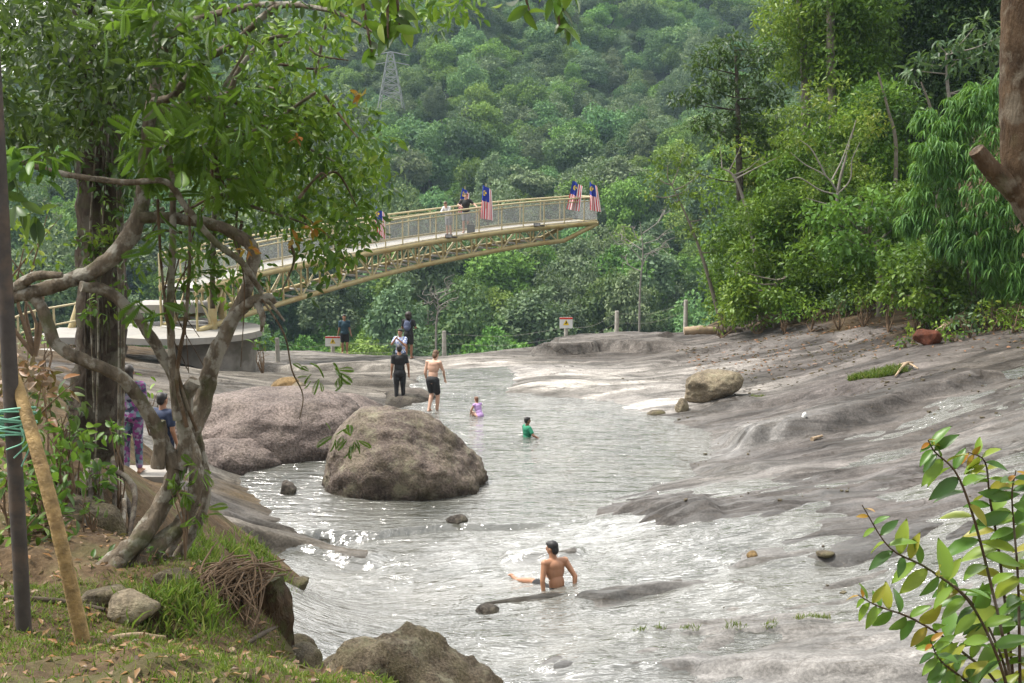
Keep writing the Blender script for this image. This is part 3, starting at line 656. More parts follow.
M['red_rock'] = rock_mat('red_rock', (.09, .033, .02), speck=.7, bump=.9, scale=2)
M['lichen_boulder'] = rock_mat('lichen_boulder', (.13, .105, .075), speck=1.0, green=.35, bump=1.0, scale=1.6, lich=.5)
M['moss_rock'] = rock_mat('mossy_rock', (.10, .083, .058), speck=.8, green=.5, bump=.9, scale=2)

def big_fn(p):
    x, y, z = p
    top = np.interp(x, [-1, -.8, -.45, -.1, .1, .35, .6, .85, 1], [.36, .74, 1.0, 1.06, 1.0, .8, .64, .47, .3])
    if z > 0: z = z * (.25 + .75 * top) 
    x = math.copysign(abs(x) ** .82, x)
    return Vector((x, y, (abs(z) ** .86) if z > 0 else z))
c = P(405, 470, 25.3); 
boulder('big brown speckled boulder standing in the pool below the men', (c[0], 25.3, .02), (1.86, 1.35, 1.62), 21, M['boulder'], 0, fn=big_fn, rough=.2, planes=13, cut=.80, sub=6)
# low outcrop that forms the pool's far side
def ridge_fn(p):
    return Vector((p.x, p.y, p.z if p.z < 0 else p.z ** .6))
c = P(275, 430, 28.6)
boulder('long smooth rounded outcrop of purplish rock walling the pool', (c[0] - .2, 28.9, -.25), (2.75, 2.0, 1.66), 5, M['outcrop'], R(12), name='rock_outcrop', cat='rock', fn=ridge_fn, rough=.14, planes=4, cut=.86, sub=6)
c = P(215, 470, 26.0)
boulder('brown rock shoulder sloping into the pool below the outcrop', (c[0] - .1, 26.9, -.1), (1.5, .95, .75), 9, M['outcrop'], R(20), name='rock_outcrop', cat='rock', rough=.2, planes=5)
c = P(412, 398, 35)
boulder('grey rock with a dark wet face that the wetsuit man stands on', (c[0], 35.2, -.5), (1.32, 1.5, .72), 14, M['boulder_grey'], R(-8), rough=.18, planes=8, cut=.75)
c = P(330, 400, 32)
boulder('flat topped grey slab between the outcrop and the rim', (c[0], 33.0, -.35), (1.9, 1.4, .85), 33, M['outcrop'], R(6), rough=.15, planes=8, cut=.7)
c = P(284, 387, 32)
boulder('yellowish brown stone lying on the outcrop shelf', (c[0], 32, c[2] + .05), (.42, .3, .2), 41, M['tan_rock'], R(25), tilt=(0, R(-14)), planes=6, sub=4)
c = P(299, 388, 31.8)
boulder('small pale stone touching the yellowish brown stone', (c[0], 31.8, c[2] + .02), (.2, .2, .14), 42, M['pale_rock'], 0, planes=6, sub=4)
c = Pz(287, 493, 0)
boulder('small pointed stone poking out of the shallow pool edge', (c[0], c[1], .02), (.2, .2, .3), 43, M['boulder_grey'], R(30), tilt=(R(8), R(24)), planes=10, cut=.5, sub=4)
c = P(711, 382, 33.3)
boulder('pale angular boulder perched on the bleached slab by the pool', (c[0], 33.6, ground(c[0], 33.6) + .42), (.95, .8, .5), 52, M['pale_rock'], R(-12), tilt=(R(4), R(-10)), planes=10, cut=.66)
c = P(682, 394, 32.8)
boulder('small pale stone wedged under the pale angular boulder', (c[0], 32.8, ground(c[0], 32.8) + .1), (.2, .2, .24), 53, M['pale_rock'], R(20), planes=8, cut=.7, sub=4)
c = Pz(656, 413, .02)
boulder('low dark stone at the waterline in front of the pale angular boulder', (c[0], c[1], .0), (.28, .2, .11), 54, M['moss_rock'], 0, planes=8, cut=.7, sub=4)
c = P(927, 342, 35)
boulder('rust red block of rock beside ferns on the high slab', (c[0], 35, ground(c[0], 35) + .22), (.42, .4, .31), 61, M['red_rock'], R(15), planes=10, cut=.62, sub=4)
c = P(402, 668, 12.6)
boulder('mossy brown boulder cut by the bottom edge of the picture', (c[0], 12.7, .75), (1.05, .8, .98), 71, M['lichen_boulder'], R(10), rough=.3, planes=9, cut=.7)
c = P(345, 670, 12.0)
boulder('low lichen spotted boulder between the grass and the mossy boulder', (c[0], 12.2, .7), (.5, .5, .62), 72, M['lichen_boulder'], R(40), rough=.3, planes=9, cut=.7)
c = Pz(467, 558, -.02)
boulder('dark wet stone standing in the rapids below the big boulder', Pz(457, 521, 0), (.22, .2, .14), 73, M['boulder_grey'], R(40), planes=8, cut=.7, sub=4)
boulder('dark wet stone making a wave in the rapids', Pz(488, 612, -.02), (.2, .2, .12), 74, M['boulder_grey'], R(20), planes=8, cut=.7, sub=4)
def onslab(px, py, Yg=25):
    y = Yg
    for _ in range(25):
        p = P(px, py, y); g = ground(p[0], p[1]); d = ray(px, py); y = max(12.5, min(52, y + (p[2] - g) / max(.12, -d[2] / d[1]) * .6))
    p = P(px, py, y); return np.array((p[0], p[1], ground(p[0], p[1])))
c = onslab(752, 557, 19); boulder('little brown stone on the wet slab beside the rapids', (c[0], c[1], c[2] + .03), (.09, .09, .08), 75, M['tan_rock'], 0, planes=8, cut=.7, sub=3)
c = onslab(825, 555, 19); boulder('small flat stone on the wet slab behind the yellow tipped shrub', (c[0], c[1], c[2] + .02), (.16, .12, .06), 76, M['moss_rock'], 0, planes=8, cut=.7, sub=3)

# ================================================================== skybridge
M['yellow_steel'] = simple('yellow_painted_steel', (.34, .28, .14), .5, .15, 6, .15, .004, dirt=(.30, .21, .08))
M['cream_steel'] = simple('cream_painted_steel', (.42, .36, .21), .5, .12, 6)
M['deck'] = simple('pale_deck', (.36, .345, .32), .75, .15, 3)
M['concrete'] = simple('weathered_concrete', (.24, .22, .195), .85, .2, 2.5, .4, .02, dirt=(.12, .11, .09))
M['pale_concrete'] = simple('pale_concrete', (.23, .22, .20), .85, .15, 2.5, .3, .02, dirt=(.25, .23, .2))
M['dark_metal'] = simple('dark_metal', (.04, .04, .042), .5, .2, 6)
M['post_wood'] = simple('grey_post', (.34, .32, .28), .85, .25, 6, .4, .01)
t = NT('wire_mesh'); c = t.coord(); col = t.ramp(t.noise(c, 1.2, 4, .6), [(.3, (.30, .31, .31)), (.7, (.40, .41, .41))])
p_ = t.bsdf(col, .5); tr = t.n('ShaderNodeBsdfTransparent'); ms = t.n('ShaderNodeMixShader'); ms.inputs[0].default_value = .4
t.l(tr.outputs[0], ms.inputs[1]); t.l(p_.outputs[0], ms.inputs[2]); M['wire_mesh'] = t.done(ms)

BW = 2.0                                            # deck width
ctrl = [(196, 290, 42.0), (276, 270.5, 45.0), (375, 252, 48.6), (440, 240.7, 51.0), (522, 229.5, 53.6), (597, 222.5, 55.8)]
near_pts = np.array([P(*q) for q in ctrl]); NB = 57
nearc = catmull(near_pts, NB)
tg = np.gradient(nearc, axis=0); tg[:, 2] = 0; tg = unit(tg); nrm_b = np.stack([-tg[:, 1], tg[:, 0], tg[:, 2] * 0], 1)
farc = nearc + nrm_b * BW
low_ctrl = [(196, 331, 42.0), (270, 307, 44.8), (375, 276.6, 48.6), (440, 261.5, 51.0), (522, 246, 53.6), (564, 240.5, 54.9)]
lowz = np.interp(np.linspace(0, 1, NB), np.linspace(0, 1, NB), np.zeros(NB))
lp = np.array([P(*q) for q in low_ctrl])
lowd = np.interp(nearc[:, 0], lp[:, 0], np.interp(lp[:, 0], nearc[:, 0], nearc[:, 2]) - lp[:, 2])
lown = nearc - np.stack([lowd * 0, lowd * 0, lowd], 1); lowf = farc - np.stack([lowd * 0, lowd * 0, lowd], 1)
iend = int(np.argmin(np.abs(nearc[:, 0] - lp[-1, 0])))
br = empty('skybridge', nearc[0] - np.array((0, 0, 1.4)), 0, 'curved yellow steel viewing bridge with mesh railings over the falls', 'bridge')
b = MB(); top = np.stack([nearc + (0, 0, .05), farc + (0, 0, .05), farc - (0, 0, .07), nearc - (0, 0, .07)], 1).reshape(-1, 3)
i4 = np.arange(NB * 4).reshape(NB, 4); f = np.stack([i4[:-1], np.roll(i4[:-1], -1, 1), np.roll(i4[1:], -1, 1), i4[1:]], -1).reshape(-1, 4)
b.add(top, f); b.add(top[-4:], [(0, 1, 2, 3)]); b.part('deck', M['deck'], br, False)
for crv in (nearc, farc): MB().tube(crv - (0, 0, .02), .11, 8, NB).part('upper_chord', M['yellow_steel'], br)
for crv, up in ((lown, nearc), (lowf, farc)): MB().tube(np.vstack([crv[:iend + 1], up[-1:] - (0, 0, .06)]), .105, 8, None, False).part('lower_chord', M['yellow_steel'], br)
MB().tube([nearc[-1] - (0, 0, .03), farc[-1] - (0, 0, .03)], .11, 8).part('end_beam', M['yellow_steel'], br)
for up, lo in ((nearc, lown), (farc, lowf)):
    st = 2
    for i in range(0, iend + 1, st):
        MB().tube([up[i], lo[i]], .045, 6).part('truss_post', M['yellow_steel'], br)
    for j, i in enumerate(range(0, iend - st + 1, st)):
        a, c2 = (up[i], lo[i + st]) if j % 2 == 0 else (lo[i], up[i + st])
        MB().tube([a, c2], .035, 6).part('diagonal_brace', M['cream_steel'], br)
for i in range(0, iend + 1, 2):
    MB().tube([lown[i], lowf[i]], .05, 6).part('cross_beam', M['deck'], br)
RH = 1.18
for crv in (nearc, farc):
    MB().tube(crv + (0, 0, RH), .042, 6, NB).part('handrail', M['cream_steel'], br)
    MB().tube(crv + (0, 0, RH - .16), .026, 6, NB).part('middle_rail', M['cream_steel'], br)
    MB().tube(crv + (0, 0, .12), .026, 6, NB).part('toe_rail', M['cream_steel'], br)
    for i in range(0, NB, 3): MB().tube([crv[i], crv[i] + (0, 0, RH)], .032, 6).part('rail_post', M['cream_steel'], br)
    pv_ = np.stack([crv + (0, 0, .12), crv + (0, 0, RH - .17)], 1).reshape(-1, 3); i2 = np.arange(NB * 2).reshape(NB, 2)
    pb = MB(); pb.add(pv_, np.stack([i2[:-1, 0], i2[1:, 0], i2[1:, 1], i2[:-1, 1]], -1)); pb.part('mesh_panel', M['wire_mesh'], br, False)
MB().tube([nearc[-1] + (0, 0, RH), farc[-1] + (0, 0, RH)], .042, 6).part('handrail', M['cream_steel'], br)
pb = MB(); pb.add([nearc[-1] + (0, 0, .12), farc[-1] + (0, 0, .12), farc[-1] + (0, 0, RH - .17), nearc[-1] + (0, 0, RH - .17)], [(0, 1, 2, 3)]); pb.part('mesh_panel', M['wire_mesh'], br, False)

# flags on the railing
M['flag'] = None
def flat(name, col, rough=.7): 
    t = NT(name); return t.done(t.bsdf(col, rough, None, .2))
FR, FW, FB, FY = flat('flag_red', (.55, .03, .05)), flat('flag_white', (.75, .74, .74)), flat('flag_blue', (.03, .05, .30)), flat('flag_yellow', (.75, .55, .04))
def flag(px, py_top, Yd, lean, label, length=1.35, hoist=.72, twist=.3, seed=0):
    rng = np.random.RandomState(seed); p0 = P(px, py_top, Yd)
    e = empty('flag', p0 - np.array((0, 0, 1.1)), 0, label, 'flag', 'striped flags on the bridge railing')
    MB().tube([p0 - (0, 0, 1.05), p0 + (0, 0, .03)], .018, 6).part('flagpole', M['cream_steel'], e)
    n, k = 24, 14; V = []; ph = rng.rand() * 6
    for i in range(n + 1):                      # i: down the hanging fly, j: across the hoist
        s_ = i / n
        for j in range(k * 2 + 1):
            q = j / (k * 2); wd = hoist * (.52 + .2 * s_)
            x = (q - .35) * wd + lean * s_ * length * 1.5 + .03 * math.sin(q * 9 + ph)
            y = -.06 + .07 * math.sin(q * 11 + ph + s_ * 1.5) * (.4 + s_) + twist * (q - .5) * .3
            z = -s_ * length - q * .26 * (1 - .6 * s_) - .02
            V.append((x, y, z))
    V = np.array(V) + p0; f = []; mi = []
    w_ = k * 2 + 1
    for i in range(n):
        for j in range(k * 2):
            f.append((i * w_ + j, i * w_ + j + 1, (i + 1) * w_ + j + 1, (i + 1) * w_ + j))
            mi.append(2 if (i < n * .42 and j < k * 2 * .62) else ((j // 2) % 2))
    b = MB(); b.add(V, f); b.m = [np.array(mi)]
    cl = b.part('cloth', [FR, FW, FB], e)
    # crescent and star sit a few millimetres in front of the blue corner
    def at(s_, q):
        i = min(n - 1, int(s_ * n)); j = min(k * 2 - 1, int(q * k * 2)); return V[i * w_ + j]
    c0 = at(.24, .30); eb = MB()
    pts = []
    for a in np.linspace(R(50), R(310), 14): pts.append((math.cos(a) * .08, math.sin(a) * .11))
    inn = [(x * .72 + .035, z * .78) for x, z in pts]
    vv = [(x, -.035, z) for x, z in pts] + [(x, -.035, z) for x, z in inn]
    eb.add(np.array(vv) + c0, [(i, i + 1, 15 + i, 14 + i) for i in range(13)])
    st_ = [(math.cos(a) * (.06 if i % 2 == 0 else .03) + .05, -.035, math.sin(a) * (.07 if i % 2 == 0 else .032)) for i, a in enumerate(np.linspace(0, 2 * math.pi, 28, endpoint=False))]
    eb.add(np.array([(.05, -.035, 0)] + st_) + c0, [(0, 1 + i, 1 + (i + 1) % 28) for i in range(28)])
    em = link('emblem', eb.mesh('emblem', FY, tuple(e.location), False), cl)
    return e
flag(379, 205, 48.4, -.03, 'drooping red and white striped flag half hidden by leaves', 1.25, .7, .3, 1)
flag(486, 184, 52.3, -.02, 'striped flag hanging beside the man in the black t-shirt', 1.45, .8, .3, 2)
flag(465, 187, 54.1, -.1, 'blue cornered flag showing behind the man in the black t-shirt', 1.1, .6, .3, 3)
flag(576, 180, 55.3, -.11, 'striped flag leaning inwards, next to the end of the bridge', 1.3, .8, .2, 4)
flag(592, 181, 55.6, .05, 'striped flag at the very tip of the bridge', 1.3, .8, .2, 5)

# small things on the deck
def deck_at(px, k=.5):
    xs_ = nearc[:, 0] * (1 - k) + farc[:, 0] * k; ys_ = nearc[:, 1] * (1 - k) + farc[:, 1] * k; zs_ = nearc[:, 2] + .055
    pxs = 512 + FPX * xs_ / (ys_ * CP - (zs_ - CAM_Z) * SP); i = np.interp(px, pxs, np.arange(NB))
    g_ = lambda a: float(np.interp(i, np.arange(NB), a)); return np.array((g_(xs_), g_(ys_), g_(zs_)))
p0 = deck_at(471, .25); b = MB(); b.box(p0 + (0, 0, .2), (.34, .28, .4)); bag = b.thing('bag', M['dark_metal'], p0, 'dark bag standing on the bridge deck by the railing', 'bag', smooth=False)
b = MB(); b.tube([p0 + (-.1, 0, .4), p0 + (-.06, 0, .47), p0 + (.06, 0, .47), p0 + (.1, 0, .4)], .015, 6); b.part('strap', M['dark_metal'], bag)
for px_, lb in ((449, 'small floodlight on the bridge edge below the woman in white'), (537, 'small floodlight on the bridge edge near its outer end')):
    p0 = deck_at(px_, -.03); e = empty('floodlight', p0, 0, lb, 'floodlight', 'floodlights on the bridge edge')
    MB().tube([p0 - (.35, .0, -.04), p0 + (.35, .15, .04)], .03, 6).part('bracket', M['dark_metal'], e)
    MB().box(p0 + (0, -.05, .1), (.3, .16, .14)).part('lamp_housing', M['dark_metal'], e, False)
    MB().box(p0 + (0, -.135, .1), (.24, .01, .1)).part('glass', simple('lamp_glass', (.3, .3, .3), .1), e, False)

# ------------------------------------------------------------------ platform at the bridge's landward end
pc = P(194, 352, 41.5)
pf = empty('viewing_platform', (pc[0], 42.5, .1), 0, 'round weathered concrete landing that carries the bridge', 'platform')
def disc(cx_, cy_, rx, ry, z0, z1, n=40):
    a = np.linspace(0, 2 * math.pi, n, endpoint=False); v = np.vstack([np.stack([cx_ + rx * np.cos(a), cy_ + ry * np.sin(a), a * 0 + z], 1) for z in (z0, z1)])
    b = MB(); b.add(v, [(i, (i + 1) % n, n + (i + 1) % n, n + i) for i in range(n)])
    c_ = MB(); b.add(np.vstack([v[n:], [(cx_, cy_, z1)]]), [(i, (i + 1) % n, n) for i in range(n)]); b.add(np.vstack([v[:n], [(cx_, cy_, z0)]]), [((i + 1) % n, i, n) for i in range(n)]); return b
topz = P(205, 343, 40)[2]
disc(pc[0] + .3, 43.0, 1.55, 1.5, -1.0, topz - .12, 40).part('drum', M['concrete'], pf, False)
disc(pc[0] - .7, 42.6, 2.9, 2.5, topz - .1, topz + .12, 48).part('landing_slab', M['pale_concrete'], pf, False)
b = MB(); b.box((pc[0] - 3.6, 41.9, topz - .02), (3.4, 2.6, .24)); b.part('walkway_slab', M['pale_concrete'], pf, False)
b = MB(); b.box((pc[0] - 1.2, 44.2, topz + .75), (3.0, 1.6, .3)); b.part('upper_step', M['pale_concrete'], pf, False)
for px_, Yd in ((212, 42.6), (222, 43.9)):
    q = P(px_, 300, Yd); MB().tube([(q[0], Yd, topz), (q[0], Yd, nearc[0, 2] - .1)], .16, 12).part('column', M['yellow_steel'], pf)
# yellow mast struts and the railing at the far left
e = empty('bridge_mast', (P(75, 335, 43)[0], 43, .6), 0, 'pair of slanting yellow steel mast legs behind the dark trunk', 'mast')
for a, c2 in (((64, 352), (92, 262)), ((73, 358), (97, 268))): MB().tube([P(*a, 43), P(*c2, 43.6)], .13, 10).part('leg', M['yellow_steel'], e)
MB().tube([P(78, 318, 43), P(86, 318, 43.4)], .06, 8).part('tie_bar', M['yellow_steel'], e)
e = empty('railing', P(8, 345, 36), 0, 'thin yellow pipe railing beside the walkway', 'railing')
rpx = [(4, 322, 36), (30, 312, 36.5), (62, 306, 37.5), (108, 298, 39)]; rp_ = np.array([P(*q) for q in rpx])
MB().tube(rp_, .035, 8).part('top_rail', M['cream_steel'], e); MB().tube(rp_ - (0, 0, .55), .03, 8).part('lower_rail', M['cream_steel'], e)
for i in np.linspace(0, 1, 6):
    q = catmull(rp_, 40)[int(i * 39)]; MB().tube([q, q - (0, 0, 1.15)], .035, 8).part('post', M['cream_steel'], e)
b = MB(); b.box(P(45, 352, 38) - (0, 0, .1), (4.6, 1.5, .2)); b.thing('walkway', M['pale_concrete'], P(45, 352, 38) - (0, 0, .2), 'pale concrete walkway below the thin yellow railing', 'walkway', smooth=False)

# ------------------------------------------------------------------ signs, rope posts, pylon, driftwood
M['sign_white'] = simple('sign_white', (.6, .6, .58), .5, .06, 4)
M['sign_red'] = flat('sign_red', (.5, .05, .03)); M['sign_yellow'] = flat('sign_yellow', (.7, .5, .03)); M['ink'] = flat('ink', (.02, .02, .02))
def sign(px, py_top, py_bot, Yd, wpx, hpx, label):
    s_ = scale_at(Yd); base = P(px, py_bot, Yd); base[2] = ground(base[0], Yd) - .05; tp = P(px, py_top, Yd)
    e = empty('warning_sign', base, 0, label, 'sign', 'warning signs on the rim of the falls')
    MB().tube([base, (base[0], Yd, tp[2] - .02)], .085, 8).part('post', M['post_wood'], e)
    w_, h_ = wpx * s_, hpx * s_; cen = np.array((tp[0], Yd - .1, tp[2] - h_ / 2))
    bd = MB().box(cen, (w_, .03, h_)).part('board', M['sign_white'], e, False)
    o = lambda mb_, nm, mt: link(nm, mb_.mesh(nm, mt, tuple(e.location), False), bd)
    o(MB().box(cen + (0, -.018, h_ * .41), (w_ * .98, .006, h_ * .17)), 'header_band', M['sign_red'])
    tri = MB(); tri.add([cen + (-.13, -.019, -.1), cen + (.13, -.019, -.1), cen + (0, -.019, .14)], [(0, 1, 2)]); o(tri, 'warning_triangle', M['sign_yellow'])
    o(MB().tube([cen + (-.03, -.024, -.04), cen + (.02, -.024, .01), cen + (.0, -.024, .06)], .022, 5), 'falling_figure', M['ink'])
sign(566, 317, 343, 49.6, 13, 11, 'white warning sign on a grey post standing alone at the rim')
sign(333, 336, 359, 51.5, 15, 10, 'white warning sign beside the man walking in a navy shirt')
posts = {}
for px_, pt, pb_, Yd, lb in ((277, 338, 362, 46.5, 'short grey rope post between the platform and the rim rocks'), (444, 331, 357, 48.5, 'thin grey rope post behind the shirtless man'),
                            (617, 311, 337, 49.5, 'grey rope post on the dark slab between the sign and the log'), (686, 300, 328, 50.5, 'thick grey rope post beside the driftwood log')):
    a = P(px_, pt, Yd); g_ = ground(a[0], Yd) - .1; posts[px_] = a
    MB().tube([(a[0], Yd, g_), (a[0], Yd, a[2] * .5 + g_ * .5), a], [.1, .09, .085], 9, 6).thing('rope_post', M['post_wood'], (a[0], Yd, g_), lb, 'post', 'rope posts along the rim')
M['rope'] = simple('old_rope', (.3, .29, .25), .9)
ra = [posts[277], P(333, 340, 51.3), posts[444], P(566, 325, 49.6), posts[617], posts[686]]
for k_, (a, c2) in enumerate(zip(ra[:-1], ra[1:])):
    lb = ['slack rope from the platform post to the sign by the walking man', 'slack rope from the sign by the walking man to the thin post', 'long slack rope across the outflow of the falls', 'short rope from the lone sign to the post on the dark slab', 'short rope ending at the post beside the log'][k_]
    b = MB()
    for dz in (.12, .5):
        m_ = (a + c2) / 2 - (0, 0, .22); b.tube([a - (0, 0, dz), m_ - (0, 0, dz), c2 - (0, 0, dz)], .005, 5, 12)
    b.thing('barrier_rope', M['rope'], a, lb, 'rope', 'barrier ropes along the rim')
# lattice pylon on the mountain side
pp = P(391, 86, 330); e = empty('pylon', pp - np.array((0, 0, 6)), 0, 'white steel lattice pylon rising from the mountain forest', 'pylon')
M['pylon'] = flat('pylon_grey', (.2, .21, .21), .5); hh_ = 8.5
for sx in (-1, 1):
    for sy in (-1, 1): MB().tube([pp + (sx * 3.3, sy * 3.3, -6), pp + (sx * .7, sy * .7, hh_)], .13, 4).part('leg', M['pylon'], e)
for k_ in range(6):
    z0, z1 = -4 + k_ * 2.1, -1.9 + k_ * 2.1; r0 = 3.3 - 2.6 * (z0 + 6) / (hh_ + 6); r1 = 3.3 - 2.6 * (z1 + 6) / (hh_ + 6)
    b = MB()
    for q in range(4):
        c0 = [(-1, -1), (1, -1), (1, 1), (-1, 1)]; a, d_ = c0[q], c0[(q + 1) % 4]
        b.tube([pp + (a[0] * r0, a[1] * r0, z0), pp + (d_[0] * r1, d_[1] * r1, z1)], .08, 4); b.tube([pp + (d_[0] * r0, d_[1] * r0, z0), pp + (a[0] * r1, a[1] * r1, z1)], .08, 4)
        b.tube([pp + (a[0] * r1, a[1] * r1, z1), pp + (d_[0] * r1, d_[1] * r1, z1)], .08, 4)
    b.part('cross_bracing', M['pylon'], e)
for z in (5.5, 8): MB().tube([pp + (-5, 0, z), pp + (0, 0, z + 1), pp + (5, 0, z)], .12, 5, 3, False).part('crossarm', M['pylon'], e)
M['driftwood'] = simple('driftwood', (.27, .20, .13), .85, .3, 6, .5, .01)
M['driftwood_dark'] = simple('dark_driftwood', (.06, .045, .03), .9, .35, 6, .5, .02)
M['twig'] = simple('dead_twig', (.13, .085, .05), .85, .35, 9)
rngd = np.random.RandomState(3)
def log(pts, rad, label, mat='driftwood', name='driftwood_log', cat='log', **kw):
    pts = np.array(pts); return MB().tube(pts, rad, 10, None, True, .12, rngd).thing(name, M[mat], pts[0], label, cat)
g3 = lambda px, py, Y0, dz: (lambda q: (q[0], q[1], q[2] + dz))(onslab(px, py, Y0))
log([P(684, 331, 47), P(700, 330, 47), P(718, 331, 47.2)], [.16, .18, .14], 'pale brown driftwood log lying by the thick rope post')
log([P(717, 332, 46.8), P(730, 332, 46.8), P(742, 333, 46.6)], [.26, .22, .16], 'charred dark log end touching the pale driftwood log', 'driftwood_dark')
log([P(935, 334, 36), P(950, 324, 37), P(962, 316, 37.5), P(975, 315, 38)], [.09, .13, .12, .08], 'brown branch propped up behind the rust red rock', 'driftwood')
log([g3(895, 378, 31, .05), g3(905, 370, 31, .16), g3(913, 366, 31, .1)], [.02, .05, .02], 'bleached broken wood beside the grass tuft', 'driftwood', 'driftwood_stick', 'stick')
log([g3(898, 366, 31, .04), g3(908, 367, 31, .1), g3(918, 370, 31, .04)], [.02, .04, .02], 'bleached thin stick above the grass tuft', 'driftwood', 'driftwood_stick', 'stick')
log([g3(812, 441, 26, .04), g3(822, 438, 26, .05)], [.05, .03], 'short pale stick on the slab below the dark hump', 'driftwood', 'driftwood_stick', 'stick')
q = onslab(803, 430, 27); b = MB(); b.tube([q, q + (.03, 0, .08), q + (.04, 0, .13)], [.05, .055, .02], 9, 5); b.thing('litter', M['sign_white'], q, 'small white piece of litter on the slab below the dark hump', 'litter')
q = onslab(362, 380, 36); 
# ================================================================== people
def capsule(mb, p0, r0, p1, r1, seg=14, squash=None):
    p0 = np.array(p0, float); p1 = np.array(p1, float); ax = p1 - p0; L = np.linalg.norm(ax) + 1e-6; ax = ax / L
    ref = np.array((0, 1., 0)) if abs(ax[1]) < .9 else np.array((1., 0, 0)); u = np.cross(ref, ax); u /= np.linalg.norm(u); w_ = np.cross(ax, u)
    prof = [(-r0 * math.cos(a), r0 * math.sin(a)) for a in np.linspace(0.02, math.pi / 2, 6)] + [(L + r1 * math.sin(a), r1 * math.cos(a)) for a in np.linspace(0, math.pi / 2 - .02, 6)]
    an = np.arange(seg) * 2 * math.pi / seg; sq = squash or (1, 1); V = []
    for t_, r in prof:
        V.append(p0 + ax * t_ + r * (np.cos(an)[:, None] * u * sq[0] + np.sin(an)[:, None] * w_ * sq[1]))
    V = np.vstack(V); n = len(prof); idx = np.arange(n * seg).reshape(n, seg)
    F = np.stack([idx[:-1], np.roll(idx[:-1], -1, 1), np.roll(idx[1:], -1, 1), idx[1:]], -1).reshape(-1, 4)
    mb.add(V, F)
    c0 = len(V); mb.add(np.vstack([V[:seg], p0 - ax * r0]), [((j + 1) % seg, j, seg) for j in range(seg)]); mb.add(np.vstack([V[-seg:], p1 + ax * r1]), [(j, (j + 1) % seg, seg) for j in range(seg)])
def closed_tube(mb, secs, seg=18):
    """secs: (centre, rx, ry) with flat ends: a garment's trunk"""
    an = np.arange(seg) * 2 * math.pi / seg; V = np.vstack([np.array(c_) + np.stack([rx * np.cos(an), ry * np.sin(an), an * 0], 1) for c_, rx, ry in secs])
    n = len(secs); idx = np.arange(n * seg).reshape(n, seg)
    mb.add(V, np.stack([idx[:-1], np.roll(idx[:-1], -1, 1), np.roll(idx[1:], -1, 1), idx[1:]], -1).reshape(-1, 4))
    mb.add(np.vstack([V[:seg], [secs[0][0]]]), [((j + 1) % seg, j, seg) for j in range(seg)]); mb.add(np.vstack([V[-seg:], [secs[-1][0]]]), [(j, (j + 1) % seg, seg) for j in range(seg)])
def ellipsoid(mb, c_, r, rot=None, seg=16):
    th = np.linspace(0.05, math.pi - .05, 12); an = np.arange(seg) * 2 * math.pi / seg
    V = np.array([(math.sin(t_) * math.cos(a), math.sin(t_) * math.sin(a), math.cos(t_)) for t_ in th for a in an]) * np.array(r)
    top_ = np.array([(0, 0, r[2])]); bot = np.array([(0, 0, -r[2])])
    if rot is not None: V = V @ rot.T; top_ = top_ @ rot.T; bot = bot @ rot.T
    n = len(th); idx = np.arange(n * seg).reshape(n, seg)
    F = np.stack([idx[:-1], idx[1:], np.roll(idx[1:], -1, 1), np.roll(idx[:-1], -1, 1)], -1).reshape(-1, 4)
    mb.add(V + c_, F); mb.add(np.vstack([V[:seg], top_]) + c_, [(j, (j + 1) % seg, seg) for j in range(seg)]); mb.add(np.vstack([V[-seg:], bot]) + c_, [((j + 1) % seg, j, seg) for j in range(seg)])
def bake(ob, voxel, smooth=4):
    m = ob.modifiers.new('r', 'REMESH'); m.mode = 'VOXEL'; m.voxel_size = voxel; m.use_smooth_shade = True
    s = ob.modifiers.new('s', 'SMOOTH'); s.factor = .5; s.iterations = smooth
    return ob
PENDING = []
def rotm(rx=0, ry=0, rz=0): return np.array(Matrix.Rotation(rz, 3, 'Z') @ Matrix.Rotation(ry, 3, 'Y') @ Matrix.Rotation(rx, 3, 'X'))
BASEJ = dict(pelvis=(0, 0, .93), waist=(0, .0, 1.07), chest=(0, .01, 1.27), neck=(0, 0, 1.46), head=(0, .02, 1.615),
             shL=(-.175, 0, 1.40), shR=(.175, 0, 1.40), elL=(-.215, -.02, 1.12), elR=(.215, -.02, 1.12), wrL=(-.225, .06, .88), wrR=(.225, .06, .88),
             hipL=(-.085, 0, .90), hipR=(.085, 0, .90), knL=(-.095, .02, .49), knR=(.095, .02, .49), anL=(-.10, -.02, .085), anR=(.10, -.02, .085),
             toL=(-.125, .14, .03), toR=(.125, .14, .03))
